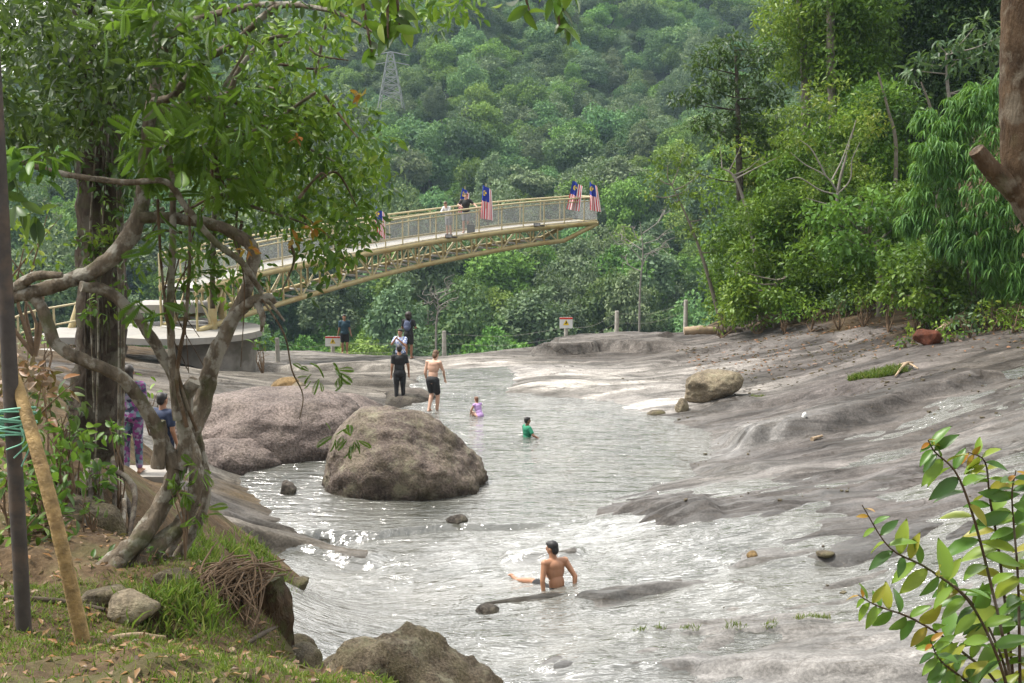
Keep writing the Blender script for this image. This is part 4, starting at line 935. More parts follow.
def person(label, loc, rz, height=1.75, pose=None, skin=(.42, .24, .16), hair=(.015, .012, .01), hair_len=.0, hair_wide=1.0, wear=(), build=1.0, look=(0, 0, 0), spread=(0, 0), voxel=.011):
    """a figure in local axes: facing +Y, feet on z = 0"""
    J = {k: np.array(v, float) for k, v in BASEJ.items()}
    for k, v in (pose or {}).items(): J[k] = np.array(v, float)
    s = height / 1.74; e = empty('person', loc, rz, label, 'person'); e.scale = (s, s, s)
    hr = rotm(*look); up = unit(J['neck'] - J['pelvis']); side = unit(J['shR'] - J['shL']); fw = np.cross(up, side) 
    TR = np.stack([side, np.cross(up, side), up], 1)           # trunk frame (columns)
    b = MB(); B = build
    ellipsoid(b, J['pelvis'] + (0, -.01, 0), (.155 * B, .112 * B, .125), TR); ellipsoid(b, J['waist'], (.135 * B, .095 * B, .16), TR); ellipsoid(b, J['chest'], (.168 * B, .112 * B, .19), TR)
    ellipsoid(b, J['chest'] + TR @ np.array((0, -.03, .07)), (.15 * B, .09, .11), TR)
    capsule(b, J['shL'], .062 * B, J['shR'], .062 * B); capsule(b, J['neck'] - up * .06, .07, J['head'] - (0, 0, .05), .052)
    for sd_ in 'LR':
        sg = -1 if sd_ == 'L' else 1
        hp, kn, an_, to = J['hip' + sd_], J['kn' + sd_], J['an' + sd_], J['to' + sd_]
        capsule(b, hp, .09 * B, kn, .056); capsule(b, kn, .054, kn * .7 + an_ * .3 + unit(np.array(kn - to)) * .012, .058); capsule(b, kn * .7 + an_ * .3, .058, an_, .037)
        heel = an_ - unit((to - an_) * np.array((1, 1, 0)) + 1e-4) * .045 + (0, 0, -.045); capsule(b, heel, .034, to, .026); capsule(b, an_, .038, (an_ + to) / 2 + (0, 0, .0), .034); 
        for q in range(5): capsule(b, to + TR @ np.array(((q - 2) * .017, -.01, 0)), .014, to + TR @ np.array(((q - 2) * .019, .035 - abs(q - 1.5) * .006, -.004)), .011, 8)
        sh, el, wr = J['sh' + sd_], J['el' + sd_], J['wr' + sd_]
        capsule(b, sh, .056 * B, el, .040); capsule(b, el, .041, wr, .027)
        hd = unit(wr - el); hx_ = unit(np.cross(hd, np.array((0, 1., .2)))) ; hn = np.cross(hd, hx_)
        capsule(b, wr + hd * .03, .030, wr + hd * .075, .034, 12, (1.0, .6))
        for q in range(4):
            o_ = hn * (q - 1.5) * .021; l_ = (.062, .074, .07, .055)[q]; k1 = wr + hd * .10 + o_ * .95; k2 = k1 + unit(hd + hx_ * .18 * sg) * l_ * .55; k3 = k2 + unit(hd + hx_ * .6 * sg) * l_ * .5
            capsule(b, wr + hd * .06 + o_ * .8, .0105, k1, .0105, 8); capsule(b, k1, .010, k2, .0095, 8); capsule(b, k2, .0095, k3, .008, 8)
        tb_ = wr + hd * .035 + hn * .026; capsule(b, tb_, .013, tb_ + unit(hd * .8 + hn * .8) * .045, .011, 8); capsule(b, tb_ + unit(hd * .8 + hn * .8) * .045, .011, tb_ + unit(hd * .8 + hn * .8) * .045 + hd * .03, .009, 8)
    H0 = J['head']; hp_ = lambda *a: H0 + hr @ np.array(a)
    ellipsoid(b, hp_(0, -.012, .025), (.074, .094, .092), hr); ellipsoid(b, hp_(0, .022, -.035), (.058, .068, .082), hr)
    capsule(b, hp_(0, .082, .012), .010, hp_(0, .104, -.022), .016, 8)               # nose
    for sg in (-1, 1):
        ellipsoid(b, hp_(sg * .074, -.008, -.008), (.012, .022, .032), hr, 10); ellipsoid(b, hp_(sg * .03, .074, .022), (.024, .014, .010), hr, 10)
    ellipsoid(b, hp_(0, .080, -.058), (.026, .014, .010), hr, 10)                     # lips
    sk = simple('skin', skin, .5, .10, 9, .1, .003)
    body = bake(b.part('body', sk, e, True, (0, 0, 0)), voxel); PENDING.append(body)
    # eyes
    for sg in (-1, 1):
        q = MB(); ellipsoid(q, hp_(sg * .03, .082, .010), (.013, .009, .006), hr, 8); q.part('eye', M['ink'], e, True, (0, 0, 0))
    h = MB(); ellipsoid(h, hp_(0, -.024, .042), (.083 * hair_wide, .096 * hair_wide, .088 * (1 + .5 * (hair_wide - 1))), hr)
    ellipsoid(h, hp_(0, -.060, -.012 - hair_len * .5), (.072 * hair_wide, .058 * hair_wide, .07 + hair_len * .6), hr)
    ellipsoid(h, hp_(0, .045, .082), (.06, .045, .032), hr)
    if hair_wide > 1.1:
        rg = np.random.RandomState(4)
        for _ in range(60):
            dv = unit(rg.normal(size=3)); dv[1] = -abs(dv[1]) * .8 + .1; ellipsoid(h, hp_(*(dv * np.array((.085, .095, .10)) * hair_wide + (0, -.025, .03 - hair_len * .3))), (.022,) * 3, None, 8)
    ho = bake(h.part('hair', simple('hair', hair, .55, .35, 30, .5, .004), e, True, (0, 0, 0)), voxel, 2); PENDING.append(ho)
    # clothes
    for kind_, mat_ in wear:
        g_ = MB(); nm = kind_
        if kind_ in ('t_shirt', 'shirt', 'dress', 'wetsuit', 'swimsuit'):
            nm = {'wetsuit': 'wetsuit'}.get(kind_, kind_); ex = .022 if kind_ not in ('wetsuit', 'swimsuit') else .010
            ellipsoid(g_, J['chest'], (.168 * B + ex, .112 * B + ex, .19 + ex * .5), TR); ellipsoid(g_, J['chest'] + TR @ np.array((0, -.03, .07)), (.15 * B + ex, .09 + ex, .11 + ex * .6), TR)
            ellipsoid(g_, J['waist'], (.14 * B + ex * 1.2, .105 * B + ex, .17), TR); capsule(g_, J['shL'], .062 * B + ex * .7, J['shR'], .062 * B + ex * .7)
            if kind_ != 'swimsuit' or True: ellipsoid(g_, J['pelvis'] + up * .03, (.158 * B + ex * 1.2, .118 * B + ex * 1.1, .12), TR)
            if kind_ in ('wetsuit', 'swimsuit'): ellipsoid(g_, J['pelvis'] + (0, -.01, -.01), (.155 * B + .016, .112 * B + .022, .15), TR)
            for sd_ in 'LR':
                sh, el, wr = J['sh' + sd_], J['el' + sd_], J['wr' + sd_]
                if kind_ == 'swimsuit': continue
                fr = .62 if kind_ in ('t_shirt', 'wetsuit') else 1.0
                capsule(g_, sh, .058 * B + ex * .7, sh + (el - sh) * fr, .043 + ex * .9)
                if kind_ in ('shirt', 'dress'): capsule(g_, el, .043 + ex * .8, el + (wr - el) * .8, .032 + ex * .8)
                if kind_ in ('wetsuit',):
                    capsule(g_, J['hip' + sd_], .092 * B + ex, J['kn' + sd_], .057 + ex); capsule(g_, J['kn' + sd_], .057 + ex, J['an' + sd_] + (0, 0, .06), .042 + ex)
            if kind_ == 'dress':
                closed_tube(g_, [(J['pelvis'] * (1, 1, 0) + (0, 0, .36), .24 * B, .19), (J['pelvis'] + (0, 0, -.2), .21 * B, .16), (J['pelvis'] + (0, 0, .05), .175 * B, .13)])
        elif kind_ in ('shorts', 'trousers'):
            ellipsoid(g_, J['pelvis'] + (0, -.01, .0), (.158 * B + .02, .118 * B + .02, .115), TR)
            fr = .72 if kind_ == 'shorts' else 1.0
            for sd_ in 'LR':
                hp, kn, an_ = J['hip' + sd_], J['kn' + sd_], J['an' + sd_]
                capsule(g_, hp, .094 * B + .016, hp + (kn - hp) * fr, .078 + .016 if kind_ == 'shorts' else .07)
                if kind_ == 'trousers': capsule(g_, kn, .07, an_ + (0, 0, .05), .055)
        elif kind_ == 'backpack':
            k0 = J['chest'] + TR @ np.array((0, -.19, -.02)); ellipsoid(g_, k0, (.14, .09, .2), TR); ellipsoid(g_, k0 + TR @ np.array((0, -.07, -.07)), (.1, .05, .09), TR)
            for sg in (-1, 1):
                capsule(g_, J['chest'] + TR @ np.array((sg * .1, -.12, .12)), .025, J['chest'] + TR @ np.array((sg * .105, .02, .21)), .022); capsule(g_, J['chest'] + TR @ np.array((sg * .105, .02, .21)), .022, J['chest'] + TR @ np.array((sg * .11, .135, .02)), .022)
        elif kind_ == 'cap':
            ellipsoid(g_, hp_(0, -.015, .075), (.086, .102, .062), hr); ellipsoid(g_, hp_(0, .10, .062), (.06, .06, .010), hr)
        elif kind_ == 'side_stripe':
            for sd_, sg in (('L', -1), ('R', 1)):
                hp, kn = J['hip' + sd_], J['kn' + sd_]; a = hp + TR @ np.array((sg * .104, 0, 0)); c_ = hp + (kn - hp) * .72 + TR @ np.array((sg * .086, 0, 0)); capsule(g_, a, .011, c_, .011, 8)
        o = bake(g_.part(nm, mat_, e, True, (0, 0, 0)), voxel, 3); PENDING.append(o)
    return e
def cloth(name, col, var=.15): return simple(name, col, .8, var, 12, .3, .004)
C_black = cloth('black_cloth', (.014, .014, .016)); C_navy = cloth('navy_cloth', (.02, .03, .065)); C_white = cloth('white_cloth', (.45, .45, .45)); C_grey = cloth('grey_cloth', (.25, .25, .26))
C_teal = cloth('dark_teal_cloth', (.025, .06, .085)); C_green = cloth('green_cloth', (.01, .16, .085)); C_lilac = cloth('lilac_cloth', (.42, .27, .52), .3); C_blue = cloth('blue_grey_cloth', (.06, .075, .13))
t = NT('floral_cloth'); c = t.coord(); vo = t.n('ShaderNodeTexVoronoi'); t.l(c, vo.inputs['Vector']); vo.inputs['Scale'].default_value = 19
C_floral = t.done(t.bsdf(t.ramp(vo.outputs['Color'], [(.15, (.03, .03, .07)), (.4, (.20, .03, .17)), (.52, (.25, .27, .33)), (.66, (.03, .03, .06)), (.8, (.10, .22, .24)), (.92, (.26, .07, .2))]), .8))
t = NT('checked_cloth'); c = t.coord(); ck = t.n('ShaderNodeTexChecker'); t.l(c, ck.inputs[0]); ck.inputs['Scale'].default_value = 16
ck.inputs[1].default_value = (.55, .58, .64, 1); ck.inputs[2].default_value = (.14, .2, .42, 1); C_check = t.done(t.bsdf(ck.outputs[0], .8))
PALE, TAN, BRN = (.42, .25, .18), (.29, .15, .09), (.19, .095, .055)

# on the bridge (they face the camera side of the railing)
q = deck_at(466, .42); person('man in a black t-shirt and sunglasses resting an arm on the bridge railing', q, R(172), 1.76,
    dict(elR=(.33, .04, 1.22), wrR=(.16, .26, 1.17), elL=(-.36, .02, 1.26), wrL=(-.54, .2, 1.12)), PALE, wear=(('t_shirt', C_black), ('shorts', C_grey)))
q = deck_at(449, .22); person('woman in a white shirt leaning on the bridge railing with her head bowed', q, R(150), 1.6,
    dict(waist=(0, .05, 1.06), chest=(0, .12, 1.24), neck=(0, .22, 1.40), head=(0, .30, 1.52), shL=(-.16, .18, 1.35), shR=(.16, .18, 1.35), elL=(-.2, .33, 1.15), elR=(.2, .33, 1.15), wrL=(-.06, .46, 1.14), wrR=(.06, .46, 1.14)),
    PALE, (.09, .05, .03), .05, look=(R(-28), 0, 0), wear=(('shirt', C_white), ('shorts', C_grey)))
# along the rim
q = P(345, 358, 51); q[2] = ground(q[0], 51); person('man in a navy shirt and black shorts walking along the rim', q, R(195), 1.76,
    dict(knL=(-.09, .12, .50), anL=(-.09, .02, .12), toL=(-.1, .17, .06), anR=(.09, -.12, .10), toR=(.1, .04, .03), knR=(.09, .0, .49), wrL=(-.25, .14, .92), wrR=(.26, -.08, .9)), TAN, wear=(('t_shirt', C_teal), ('shorts', C_black)))
q = P(409, 361, 42.5); q[2] = ground(q[0], 42.5); person('woman with bushy hair and a backpack standing with her back turned', q, R(-12), 1.68,
    dict(elR=(.27, .02, 1.16), wrR=(.2, .22, 1.13), elL=(-.25, .0, 1.15), wrL=(-.2, .18, 1.1)), BRN, (.02, .012, .01), .08, 1.45, wear=(('t_shirt', C_black), ('shorts', C_black), ('backpack', C_blue)))
q = P(401, 384, 37.8); q[2] = min(ground(q[0], 37.8), P(401, 380, 37.8)[2]); person('person in a blue and white checked shirt holding something up to the face', q, R(160), 1.66,
    dict(elR=(.24, .16, 1.22), wrR=(.06, .26, 1.42), elL=(-.24, .14, 1.2), wrL=(-.08, .25, 1.38)), TAN, (.015, .012, .01), wear=(('t_shirt', C_check), ('shorts', C_navy)))
q = P(400, 402, 34.6); person('man in a tight black wetsuit standing on the rock', q - np.array((0, 0, .08)), R(12), 1.78,
    dict(wrR=(.27, .06, .88), elR=(.25, -.02, 1.12)), TAN, (.012, .01, .01), wear=(('wetsuit', C_black), ('side_stripe', C_white)))
q = P(433, 414, 33.2); person('shirtless pale man in black shorts stepping down towards the water', q, R(-22), 1.84,
    dict(waist=(0, .03, 1.06), chest=(0, .06, 1.26), neck=(0, .10, 1.44), head=(0.02, .17, 1.58), shL=(-.175, .07, 1.385), shR=(.175, .07, 1.385), elR=(.24, .16, 1.14), wrR=(.23, .26, .95), elL=(-.23, .02, 1.1), wrL=(-.23, .12, .88),
         knR=(.1, .1, .48), anR=(.06, .12, .06), toR=(.08, .28, .02), knL=(-.06, .06, .53), anL=(-.06, -.12, .16), toL=(-.06, .02, .10)), (.46, .28, .2), (.10, .05, .025), .04, look=(R(-25), 0, 0), wear=(('shorts', C_black), ('side_stripe', C_white)))
# in the water
q = Pz(480, 416, 0); person('small child in a lilac swimsuit crouching in the shallow pool', (q[0], q[1], -.18), R(40), 1.15,
    dict(pelvis=(0, 0, .3), waist=(0, .06, .43), chest=(0, .14, .6), neck=(0, .2, .78), head=(0, .25, .94), shL=(-.17, .18, .73), shR=(.17, .18, .73), elL=(-.23, .3, .5), elR=(.23, .3, .5), wrL=(-.18, .42, .3), wrR=(.18, .42, .3),
         hipL=(-.09, 0, .28), hipR=(.09, 0, .28), knL=(-.14, .36, .40), knR=(.14, .36, .40), anL=(-.13, .22, .08), anR=(.13, .22, .08), toL=(-.14, .38, .03), toR=(.14, .38, .03)), PALE, (.13, .06, .03), .04, wear=(('swimsuit', C_lilac),))
q = Pz(527, 436, 0); person('boy in a green shirt up to his shoulders in the pool', (q[0], q[1], -.92), R(-65), 1.42,
    dict(elL=(-.34, .06, 1.2), elR=(.34, .06, 1.2), wrL=(-.42, .22, 1.1), wrR=(.42, .22, 1.1)), BRN, (.012, .01, .01), wear=(('t_shirt', C_green), ('shorts', C_navy)))
wz_s = 0.02; q = Pz(556, 590, wz_s)
person('shirtless man sitting in the rapids with his back turned and his legs stretched out', (q[0], q[1], wz_s - .15), R(24), 1.76,
    dict(pelvis=(0, 0, .12), waist=(.01, .0, .27), chest=(.0, .05, .47), neck=(-.01, .07, .66), head=(-.03, .10, .815), shL=(-.18, .05, .60), shR=(.18, .05, .60),
         elR=(.30, -.08, .36), wrR=(.24, -.16, .10), elL=(-.25, -.02, .34), wrL=(-.24, -.06, .08),
         hipL=(-.09, .03, .10), hipR=(.09, .03, .10), knL=(-.22, .42, .19), knR=(.13, .44, .2), anL=(-.33, .80, .10), anR=(.18, .82, .05), toL=(-.38, .93, .16), toR=(.2, .93, .14)), (.33, .165, .095), (.01, .009, .009), .02, look=(R(-8), 0, R(35)), voxel=.009, wear=(('shorts', C_black),))
# on the path behind the gnarled tree
st = P(133, 484, 17.4); fz = P(133, 476, 17.2)[2]
b = MB(); b.box((st[0] + .15, 17.5, fz - .2), (.95, .7, .4)); b.thing('concrete_step', M['concrete'], (st[0] + .15, 17.5, fz - .4), 'grey concrete step under the person in the flowered clothes', 'step', smooth=False)
person('person in flowered purple clothes on the concrete step', (st[0] + .03, 17.35, fz), R(10), 1.64, dict(), TAN, (.02, .015, .012), .1, wear=(('shirt', C_floral), ('trousers', C_floral)))
q = P(166, 494, 19.0); person('person in a navy t-shirt behind the gnarled trunks', q, R(-25), 1.68, dict(), TAN, (.012, .01, .01), wear=(('t_shirt', C_navy), ('trousers', C_navy)))

dg = bpy.context.evaluated_depsgraph_get(); dg.update()
for o in PENDING:
    mt = list(o.data.materials); nm = bpy.data.meshes.new_from_object(o.evaluated_get(dg)); o.modifiers.clear(); o.data = nm
    if not nm.materials:
        for m in mt: nm.materials.append(m)
    nm.polygons.foreach_set('use_smooth', np.ones(len(nm.polygons), bool))
# ================================================================== the grassy bank the camera stands on
BK = [(-.9, 7.6, 3.35), (-3.5, 6.5, 3.9), (-1.6, 8.2, 3.2), (-2.6, 8.6, 3.25), (-3.4, 9.0, 3.3), (-4.6, 9.2, 3.45), (-2.2, 10.2, 3.0), (-2.4, 11.0, 2.9), (-2.2, 10.6, 2.7), (-3.3, 10.4, 3.25), (-4.0, 11, 3.3), (-5.4, 12, 3.5), (-4.6, 14, 3.1),
      (-5.6, 15.5, 3.0), (-7.5, 14, 3.6), (-9, 18, 3.6), (-6.6, 17.5, 2.5), (-5.2, 17.5, 2.1), (-4.3, 17, 1.5), (-3.6, 14, 1.3), (-3.1, 12.6, 1.5), (-6.4, 20, 1.9), (-10, 24, 3), (-12, 12, 4.2), (-9, 8, 4.2), (-5, 5, 4.3),
      (0, 0, 5.15), (-4, 0, 5.2), (4, 0, 5.1), (0, 4, 4.5), (3, 3, 4.6), (1.8, 4.6, 4.2), (4, 5, 4.2), (0.2, 6.4, 3.6), (2, 6.8, 2.9), (4, 7, 3), (0, 8.4, 2.3), (-.6, 9.3, 1.3), (-1.1, 10.6, .3), (-1.2, 12, -.5), (-1.9, 12.4, -.3),
      (2, 9, 1.2), (4.5, 9, 1.6), (6, 5, 4), (1, 11, -.6), (4, 11.5, -.4), (0, -6, 5.3), (-2.3, 14, -.6), (-2.9, 16, .3), (-3.3, 18, .2), (-3.6, 20, -.2), (-5, 21.5, -.2), (7, 8, 3), (8, 11, 1), (-12, 0, 5.3), (9, 0, 5.2)]
BK = np.array(BK); bankf = TPS(BK[:, :2], BK[:, 2], .004)
bx = np.linspace(-14, 9, 330); by = np.linspace(-6, 24, 400); BX, BY = np.meshgrid(bx, by)
def bank_h(x, y): return bankf(x, y) + .07 * fbm(x * 1.1, y * 1.1, 4, 1) + .05 * fbm(x * 3, y * 3, 3, 0) + .02 * fbm(x * 5, y * 5, 3, 2)
BZ = bank_h(BX, BY)
def bank(x, y): return float(bank_h(np.array([float(x)]), np.array([float(y)]))[0])
RZ = hfull(BX, np.maximum(BY, 12)); F = grid_faces(*BX.shape)
above = ((BZ > RZ - .12) | (BY < 12.2)).ravel(); kf = above[F].any(1)
t = NT('bank_soil'); c = t.world(); n1 = t.noise(c, 2.2, 6, .65); n2 = t.noise(c, 17, 5, .7)
col = t.ramp(n1, [(.3, (.045, .032, .02)), (.5, (.085, .058, .034)), (.68, (.12, .085, .05))])
col = t.mix(.8, col, t.ramp(n2, [(.3, .55), (.5, 1.), (.7, 1.5)]), 'MULTIPLY')
col = t.mix(t.ramp(t.noise(c, 1.1, 5, .6), [(.5, 0.), (.62, .4)]), col, (.035, .06, .015))
M['soil'] = t.done(t.bsdf(col, .95, t.bump(n2, .9, .03), .15))
used = np.zeros(BX.size, bool); used[F[kf].ravel()] = True; remap = np.cumsum(used) - 1
mb = MB(); mb.add(np.stack([BX, BY, BZ], -1).reshape(-1, 3)[used], remap[F[kf]]); tag(link('grassy_bank', mb.mesh('grassy_bank', M['soil'])), kind='structure')
def onbank(px, py, Y0=9):
    y = Y0
    for _ in range(40):
        p = P(px, py, y); y = min(22, max(4, y + (p[2] - bank(p[0], y)) * .9))
    p = P(px, py, y); return np.array((p[0], y, bank(p[0], y)))

rg = np.random.RandomState(77)
# grass: tufts where the photograph shows green, sparse elsewhere
def grass_at(n, fx, hmin, hmax, mat, name, label, dens=None):
    mb = MB(); pts = fx(n); 
    h = hmin + (hmax - hmin) * rg.rand(len(pts)) ** 1.4
    d = rg.normal(size=(len(pts), 3)) * .45; d[:, 2] = 1
    leaves(mb, pts, d, rg.normal(size=(len(pts), 3)) * np.array((1, 1, .1)), h, h * .06 + .006, TB, .5 + .5 * (rg.rand(len(pts)) - .5) * 2)
    return tag(link(name, mb.mesh(name, mat)), label, 'grass', None, 'stuff')
def foreg(n):
    x = -5.2 + 5.6 * rg.rand(n * 4); y = 5.6 + 5.4 * rg.rand(n * 4); g_ = fbm(x * 1.3, y * 1.3, 3, 3) + .4 * (rg.rand(len(x)) - .5); k = (g_ > -.02) | (rg.rand(len(x)) < .12)
    z = bank_h(x, y); k &= (z > 2.3) & (y < 9.8) | ((z > 2.5) & (x > -3.4) & (x < -1.6) & (rg.rand(len(x)) < .5)); x, y, z = x[k][:n], y[k][:n], z[k][:n]; return np.stack([x, y, z - .01], 1)
grass_at(26000, foreg, .02, .08, G['grass'], 'grass', 'short patchy green grass on the bank at the bottom of the picture')
def mound(n):
    cs_ = np.array([onbank(*q) for q in [(215, 556, 10.8), (235, 555, 10.8), (255, 562, 10.7), (180, 602, 9.8), (172, 614, 9.6), (268, 578, 10.6), (200, 560, 10.8), (264, 556, 11.3)]]); i = rg.randint(0, len(cs_), n); p = cs_[i] + rg.normal(size=(n, 3)) * (.17, .17, 0)
    p[:, 2] = bank_h(p[:, 0], p[:, 1]) - .01; return p
grass_at(2000, mound, .08, .24, G['grass'], 'tall_grass', 'long arching bright grass on the mound beside the dead twigs')
# dead leaves scattered over the bank
n = 3600; x = -6 + 6.6 * rg.rand(n); y = 5.4 + 8 * rg.rand(n); z = bank_h(x, y); k = z > 2.3; x, y, z = x[k], y[k], z[k]; n = len(x)
mb = MB(); d = rg.normal(size=(n, 3)); d[:, 2] *= .25; nr = rg.normal(size=(n, 3)) * .35; nr[:, 2] += 1
leaves(mb, np.stack([x, y, z + .012], 1), d, nr, .05 + .05 * rg.rand(n), .035, TD, rg.rand(n)); tag(link('leaf_litter', mb.mesh('leaf_litter', G['deadleaf'])), 'brown dead leaves scattered over the earth bank', 'leaf litter', None, 'stuff')

# the two poles tied with green cord
M['post_dark'] = simple('weathered_dark_post', (.045, .038, .034), .75, .3, 9, .5, .006, dirt=(.10, .07, .05))
M['post_tan'] = simple('barked_tan_pole', (.28, .19, .08), .75, .5, 9, 1.0, .02, dirt=(.10, .055, .025))
b0 = onbank(24, 632, 8.2); tp = P(-14, -60, b0[1]); b0[2] -= .15
MB().tube([b0, (b0 + tp) / 2, tp], [.056, .054, .052], 14, 20, True, .03, rg).thing('wooden_post', M['post_dark'], b0, 'straight dark upright post rising past the top of the picture', 'post')
b1 = onbank(86, 640, 8.0); b1[2] -= .15; t1 = P(2, 340, b0[1] + .25)
MB().tube([b1, P(58, 530, 8.15), P(28, 420, 8.3), t1], [.055, .05, .046, .038], 14, 24, True, .06, rg).thing('leaning_pole', M['post_tan'], b1, 'tan wooden pole leaning against the dark upright post', 'pole')
M['cord'] = simple('green_cord', (.16, .38, .27), .6, .2, 20)
kc = P(12, 424, b0[1]); b = MB()
for q in range(9):
    a = np.linspace(0, 2 * math.pi, 20); rr = .105 + .02 * rg.rand(); zz = (q - 4) * .022 + .015 * rg.randn()
    b.tube(kc + np.stack([.02 + (rr + .03) * np.cos(a), rr * .85 * np.sin(a), zz + .03 * np.cos(a + rg.rand() * 3)], 1), .008, 5, 40)
for q in range(3): b.tube([kc + (.1, -.1, 0), kc + (.12 + .06 * rg.rand(), -.12, -.1), kc + (.05 * q, -.12, -.16 - .06 * q)], .006, 5)
b.thing('cord', M['cord'], kc, 'pale green cord wound round the dark post and the leaning pole', 'cord')

# stones, stump, twigs, sticks on the bank
c = onbank(132, 616, 9); boulder('pale grey stone on the grass at the foot of the gnarled tree', c + (0, 0, .06), (.22, .17, .15), 81, M['pale_rock'], R(20), planes=9, cut=.7, sub=4)
c = onbank(104, 600, 9.2); boulder('low grey stone among the roots of the gnarled tree', c + (0, 0, .02), (.2, .15, .1), 82, M['moss_rock'], R(50), planes=9, cut=.7, sub=4)
c = onbank(172, 582, 10.2); boulder('brown stone behind the long grass on the mound', c + (0, 0, .03), (.17, .13, .1), 83, M['moss_rock'], R(10), planes=9, cut=.7, sub=4)
c = P(262, 612, 10.55)
MB().tube([c - (0, 0, .3), c + (.02, 0, .06), c + (-.02, .02, .30)], [.24, .22, .2], 16, 10, True, .25, rg).thing('tree_stump', M['bark_stump'], c - (0, 0, .3), 'dark rotten stump on the edge of the mound above the water', 'stump')
tw = onbank(222, 610, 10.0); hub = P(243, 572, 10.2); b = MB()
for q in range(115):
    s_ = hub + rg.normal(size=3) * (.17, .08, .10); e_ = P(184 + 74 * rg.rand(), 600 + 34 * rg.rand(), 9.6 + .3 * rg.rand()); e_[2] = max(e_[2], bank(e_[0], e_[1]) + .01) 
    m_ = (s_ + e_) / 2 + rg.normal(size=3) * .06 + (0, 0, .05); b.tube([s_, m_, e_], [.009, .008, .004], 5, 7)
b.thing('dead_twigs', M['twig'], tw, 'tangled heap of dead brown twigs hanging down the grassy mound', 'twig heap')
def stick(pix, rad, label, mat='driftwood_dark', Y0=9.0):
    pts = np.array([onbank(*q, Y0) + (0, 0, rad * .8) for q in pix]); MB().tube(pts, [rad * .8, rad, rad * .6], 8, None, True, .15, rg).thing('fallen_branch', M[mat], pts[0], label, 'branch')
stick([(4, 600), (40, 602), (75, 606), (105, 612)], .025, 'thin fallen branch lying between the two poles and the pale stone')
stick([(112, 641), (135, 638), (165, 640)], .026, 'short pale fallen stick on the grass in front of the pale stone', 'driftwood')
stick([(232, 652), (240, 665), (246, 680)], .03, 'grey fallen stick pointing at the bottom edge of the picture', 'driftwood')
stick([(248, 645), (262, 636), (278, 628)], .022, 'brown fallen branch at the foot of the dark stump', 'driftwood_dark')

# ------------------------------------------------------------------ gnarled tree
TY = 10.3
gb = onbank(128, 582, 9.9); gt = empty('gnarled_tree', gb, 0, 'gnarled tree with pale looping limbs in front of the pool', 'tree')
def limb(pts, rad, name='limb', parent=gt, mat='bark_pale', seg=14, jit=.17):
    Q = np.array([P(*q) if len(q) == 3 else P(q[0], q[1], TY) for q in pts]); wob = rg.normal(size=Q.shape) * .012
    return MB().tube(Q + wob, rad, seg, None, True, jit, rg).part(name, M[mat], parent)
pr = lambda px_: px_ / 2 * .66 * scale_at(TY)
limb([(62, 596, 9.9), (98, 572, 10), (134, 540, 10.1), (160, 505), (172, 470), (165, 445), (158, 420)], [pr(22), pr(30), pr(30), pr(26), pr(22), pr(20)], 'trunk')
limb([(120, 592, 10.0), (150, 552, 10.2), (182, 520), (196, 485), (190, 455), (185, 430), (186, 400), (196, 380)], [pr(30), pr(28), pr(22), pr(22), pr(24), pr(22), pr(20)], 'trunk')
limb([(160, 570, 10.4), (185, 545, 10.5), (203, 510, 10.6), (207, 480, 10.6), (200, 445, 10.6), (192, 415, 10.5)], [pr(16), pr(16), pr(15), pr(15), pr(15)], 'trunk')
limb([(158, 470, 10.2), (158, 440, 10.2), (146, 405, 10.1), (122, 377, 10.0), (88, 360, 9.9), (58, 345, 9.9), (46, 318, 9.9), (34, 298, 9.9), (12, 284, 9.9)], [pr(20), pr(20), pr(19), pr(18), pr(18), pr(18), pr(16), pr(15)])
limb([(182, 470, 10.3), (183, 430, 10.3), (175, 385, 10.3), (158, 345, 10.2), (135, 312, 10.1), (108, 290, 10.0), (80, 283, 9.9)], [pr(16), pr(17), pr(17), pr(16), pr(16), pr(15)])
limb([(4, 300, 9.9), (30, 292, 9.9), (62, 282, 9.95), (92, 270, 10.0), (120, 252, 10.1), (132, 228, 10.2), (140, 200, 10.3), (146, 160, 10.4), (150, 115, 10.4), (158, 60, 10.5), (150, 0, 10.6)], [pr(18), pr(20), pr(22), pr(24), pr(26), pr(24), pr(20), pr(18), pr(15), pr(10)])
limb([(10, 288, 9.9), (34, 276, 9.8), (64, 274, 9.8)], [pr(16), pr(14), pr(8)])
limb([(140, 218, 10.2), (168, 218, 10.3), (205, 222, 10.4), (236, 234, 10.5), (256, 250, 10.5), (252, 275, 10.5), (244, 295, 10.5), (226, 330, 10.5), (210, 370, 10.5), (202, 400, 10.5), (188, 440, 10.4), (180, 470, 10.3)], [pr(16), pr(16), pr(17), pr(20), pr(20), pr(18), pr(20), pr(26), pr(28), pr(26), pr(22)])
limb([(236, 318, 10.5), (252, 302, 10.4), (268, 296, 10.4), (274, 304, 10.4)], [pr(20), pr(16), pr(12), pr(8)], 'broken_stub')
limb([(262, 300, 10.4), (270, 308, 10.3), (284, 322, 10.3)], [pr(9), pr(6), pr(3)], 'broken_stub'); limb([(258, 300, 10.4), (264, 318, 10.3), (262, 328, 10.3)], [pr(12), pr(9), pr(3)], 'broken_stub')
limb([(178, 420, 10.2), (172, 370, 10.2), (170, 310, 10.2), (176, 250, 10.2), (172, 180, 10.3), (165, 130, 10.3)], [pr(13), pr(12), pr(10), pr(9), pr(8)], 'stem')
limb([(186, 430, 10.1), (176, 380, 10.1), (186, 320, 10.1), (189, 260, 10.1), (187, 200, 10.1)], [pr(6), pr(6), pr(5), pr(4)], 'stem', mat='bark_brown')
limb([(200, 430, 10.2), (184, 395, 10.2), (170, 330, 10.2), (163, 265, 10.1), (158, 200, 10.1)], [pr(5), pr(5), pr(4), pr(4)], 'stem', mat='bark_brown')
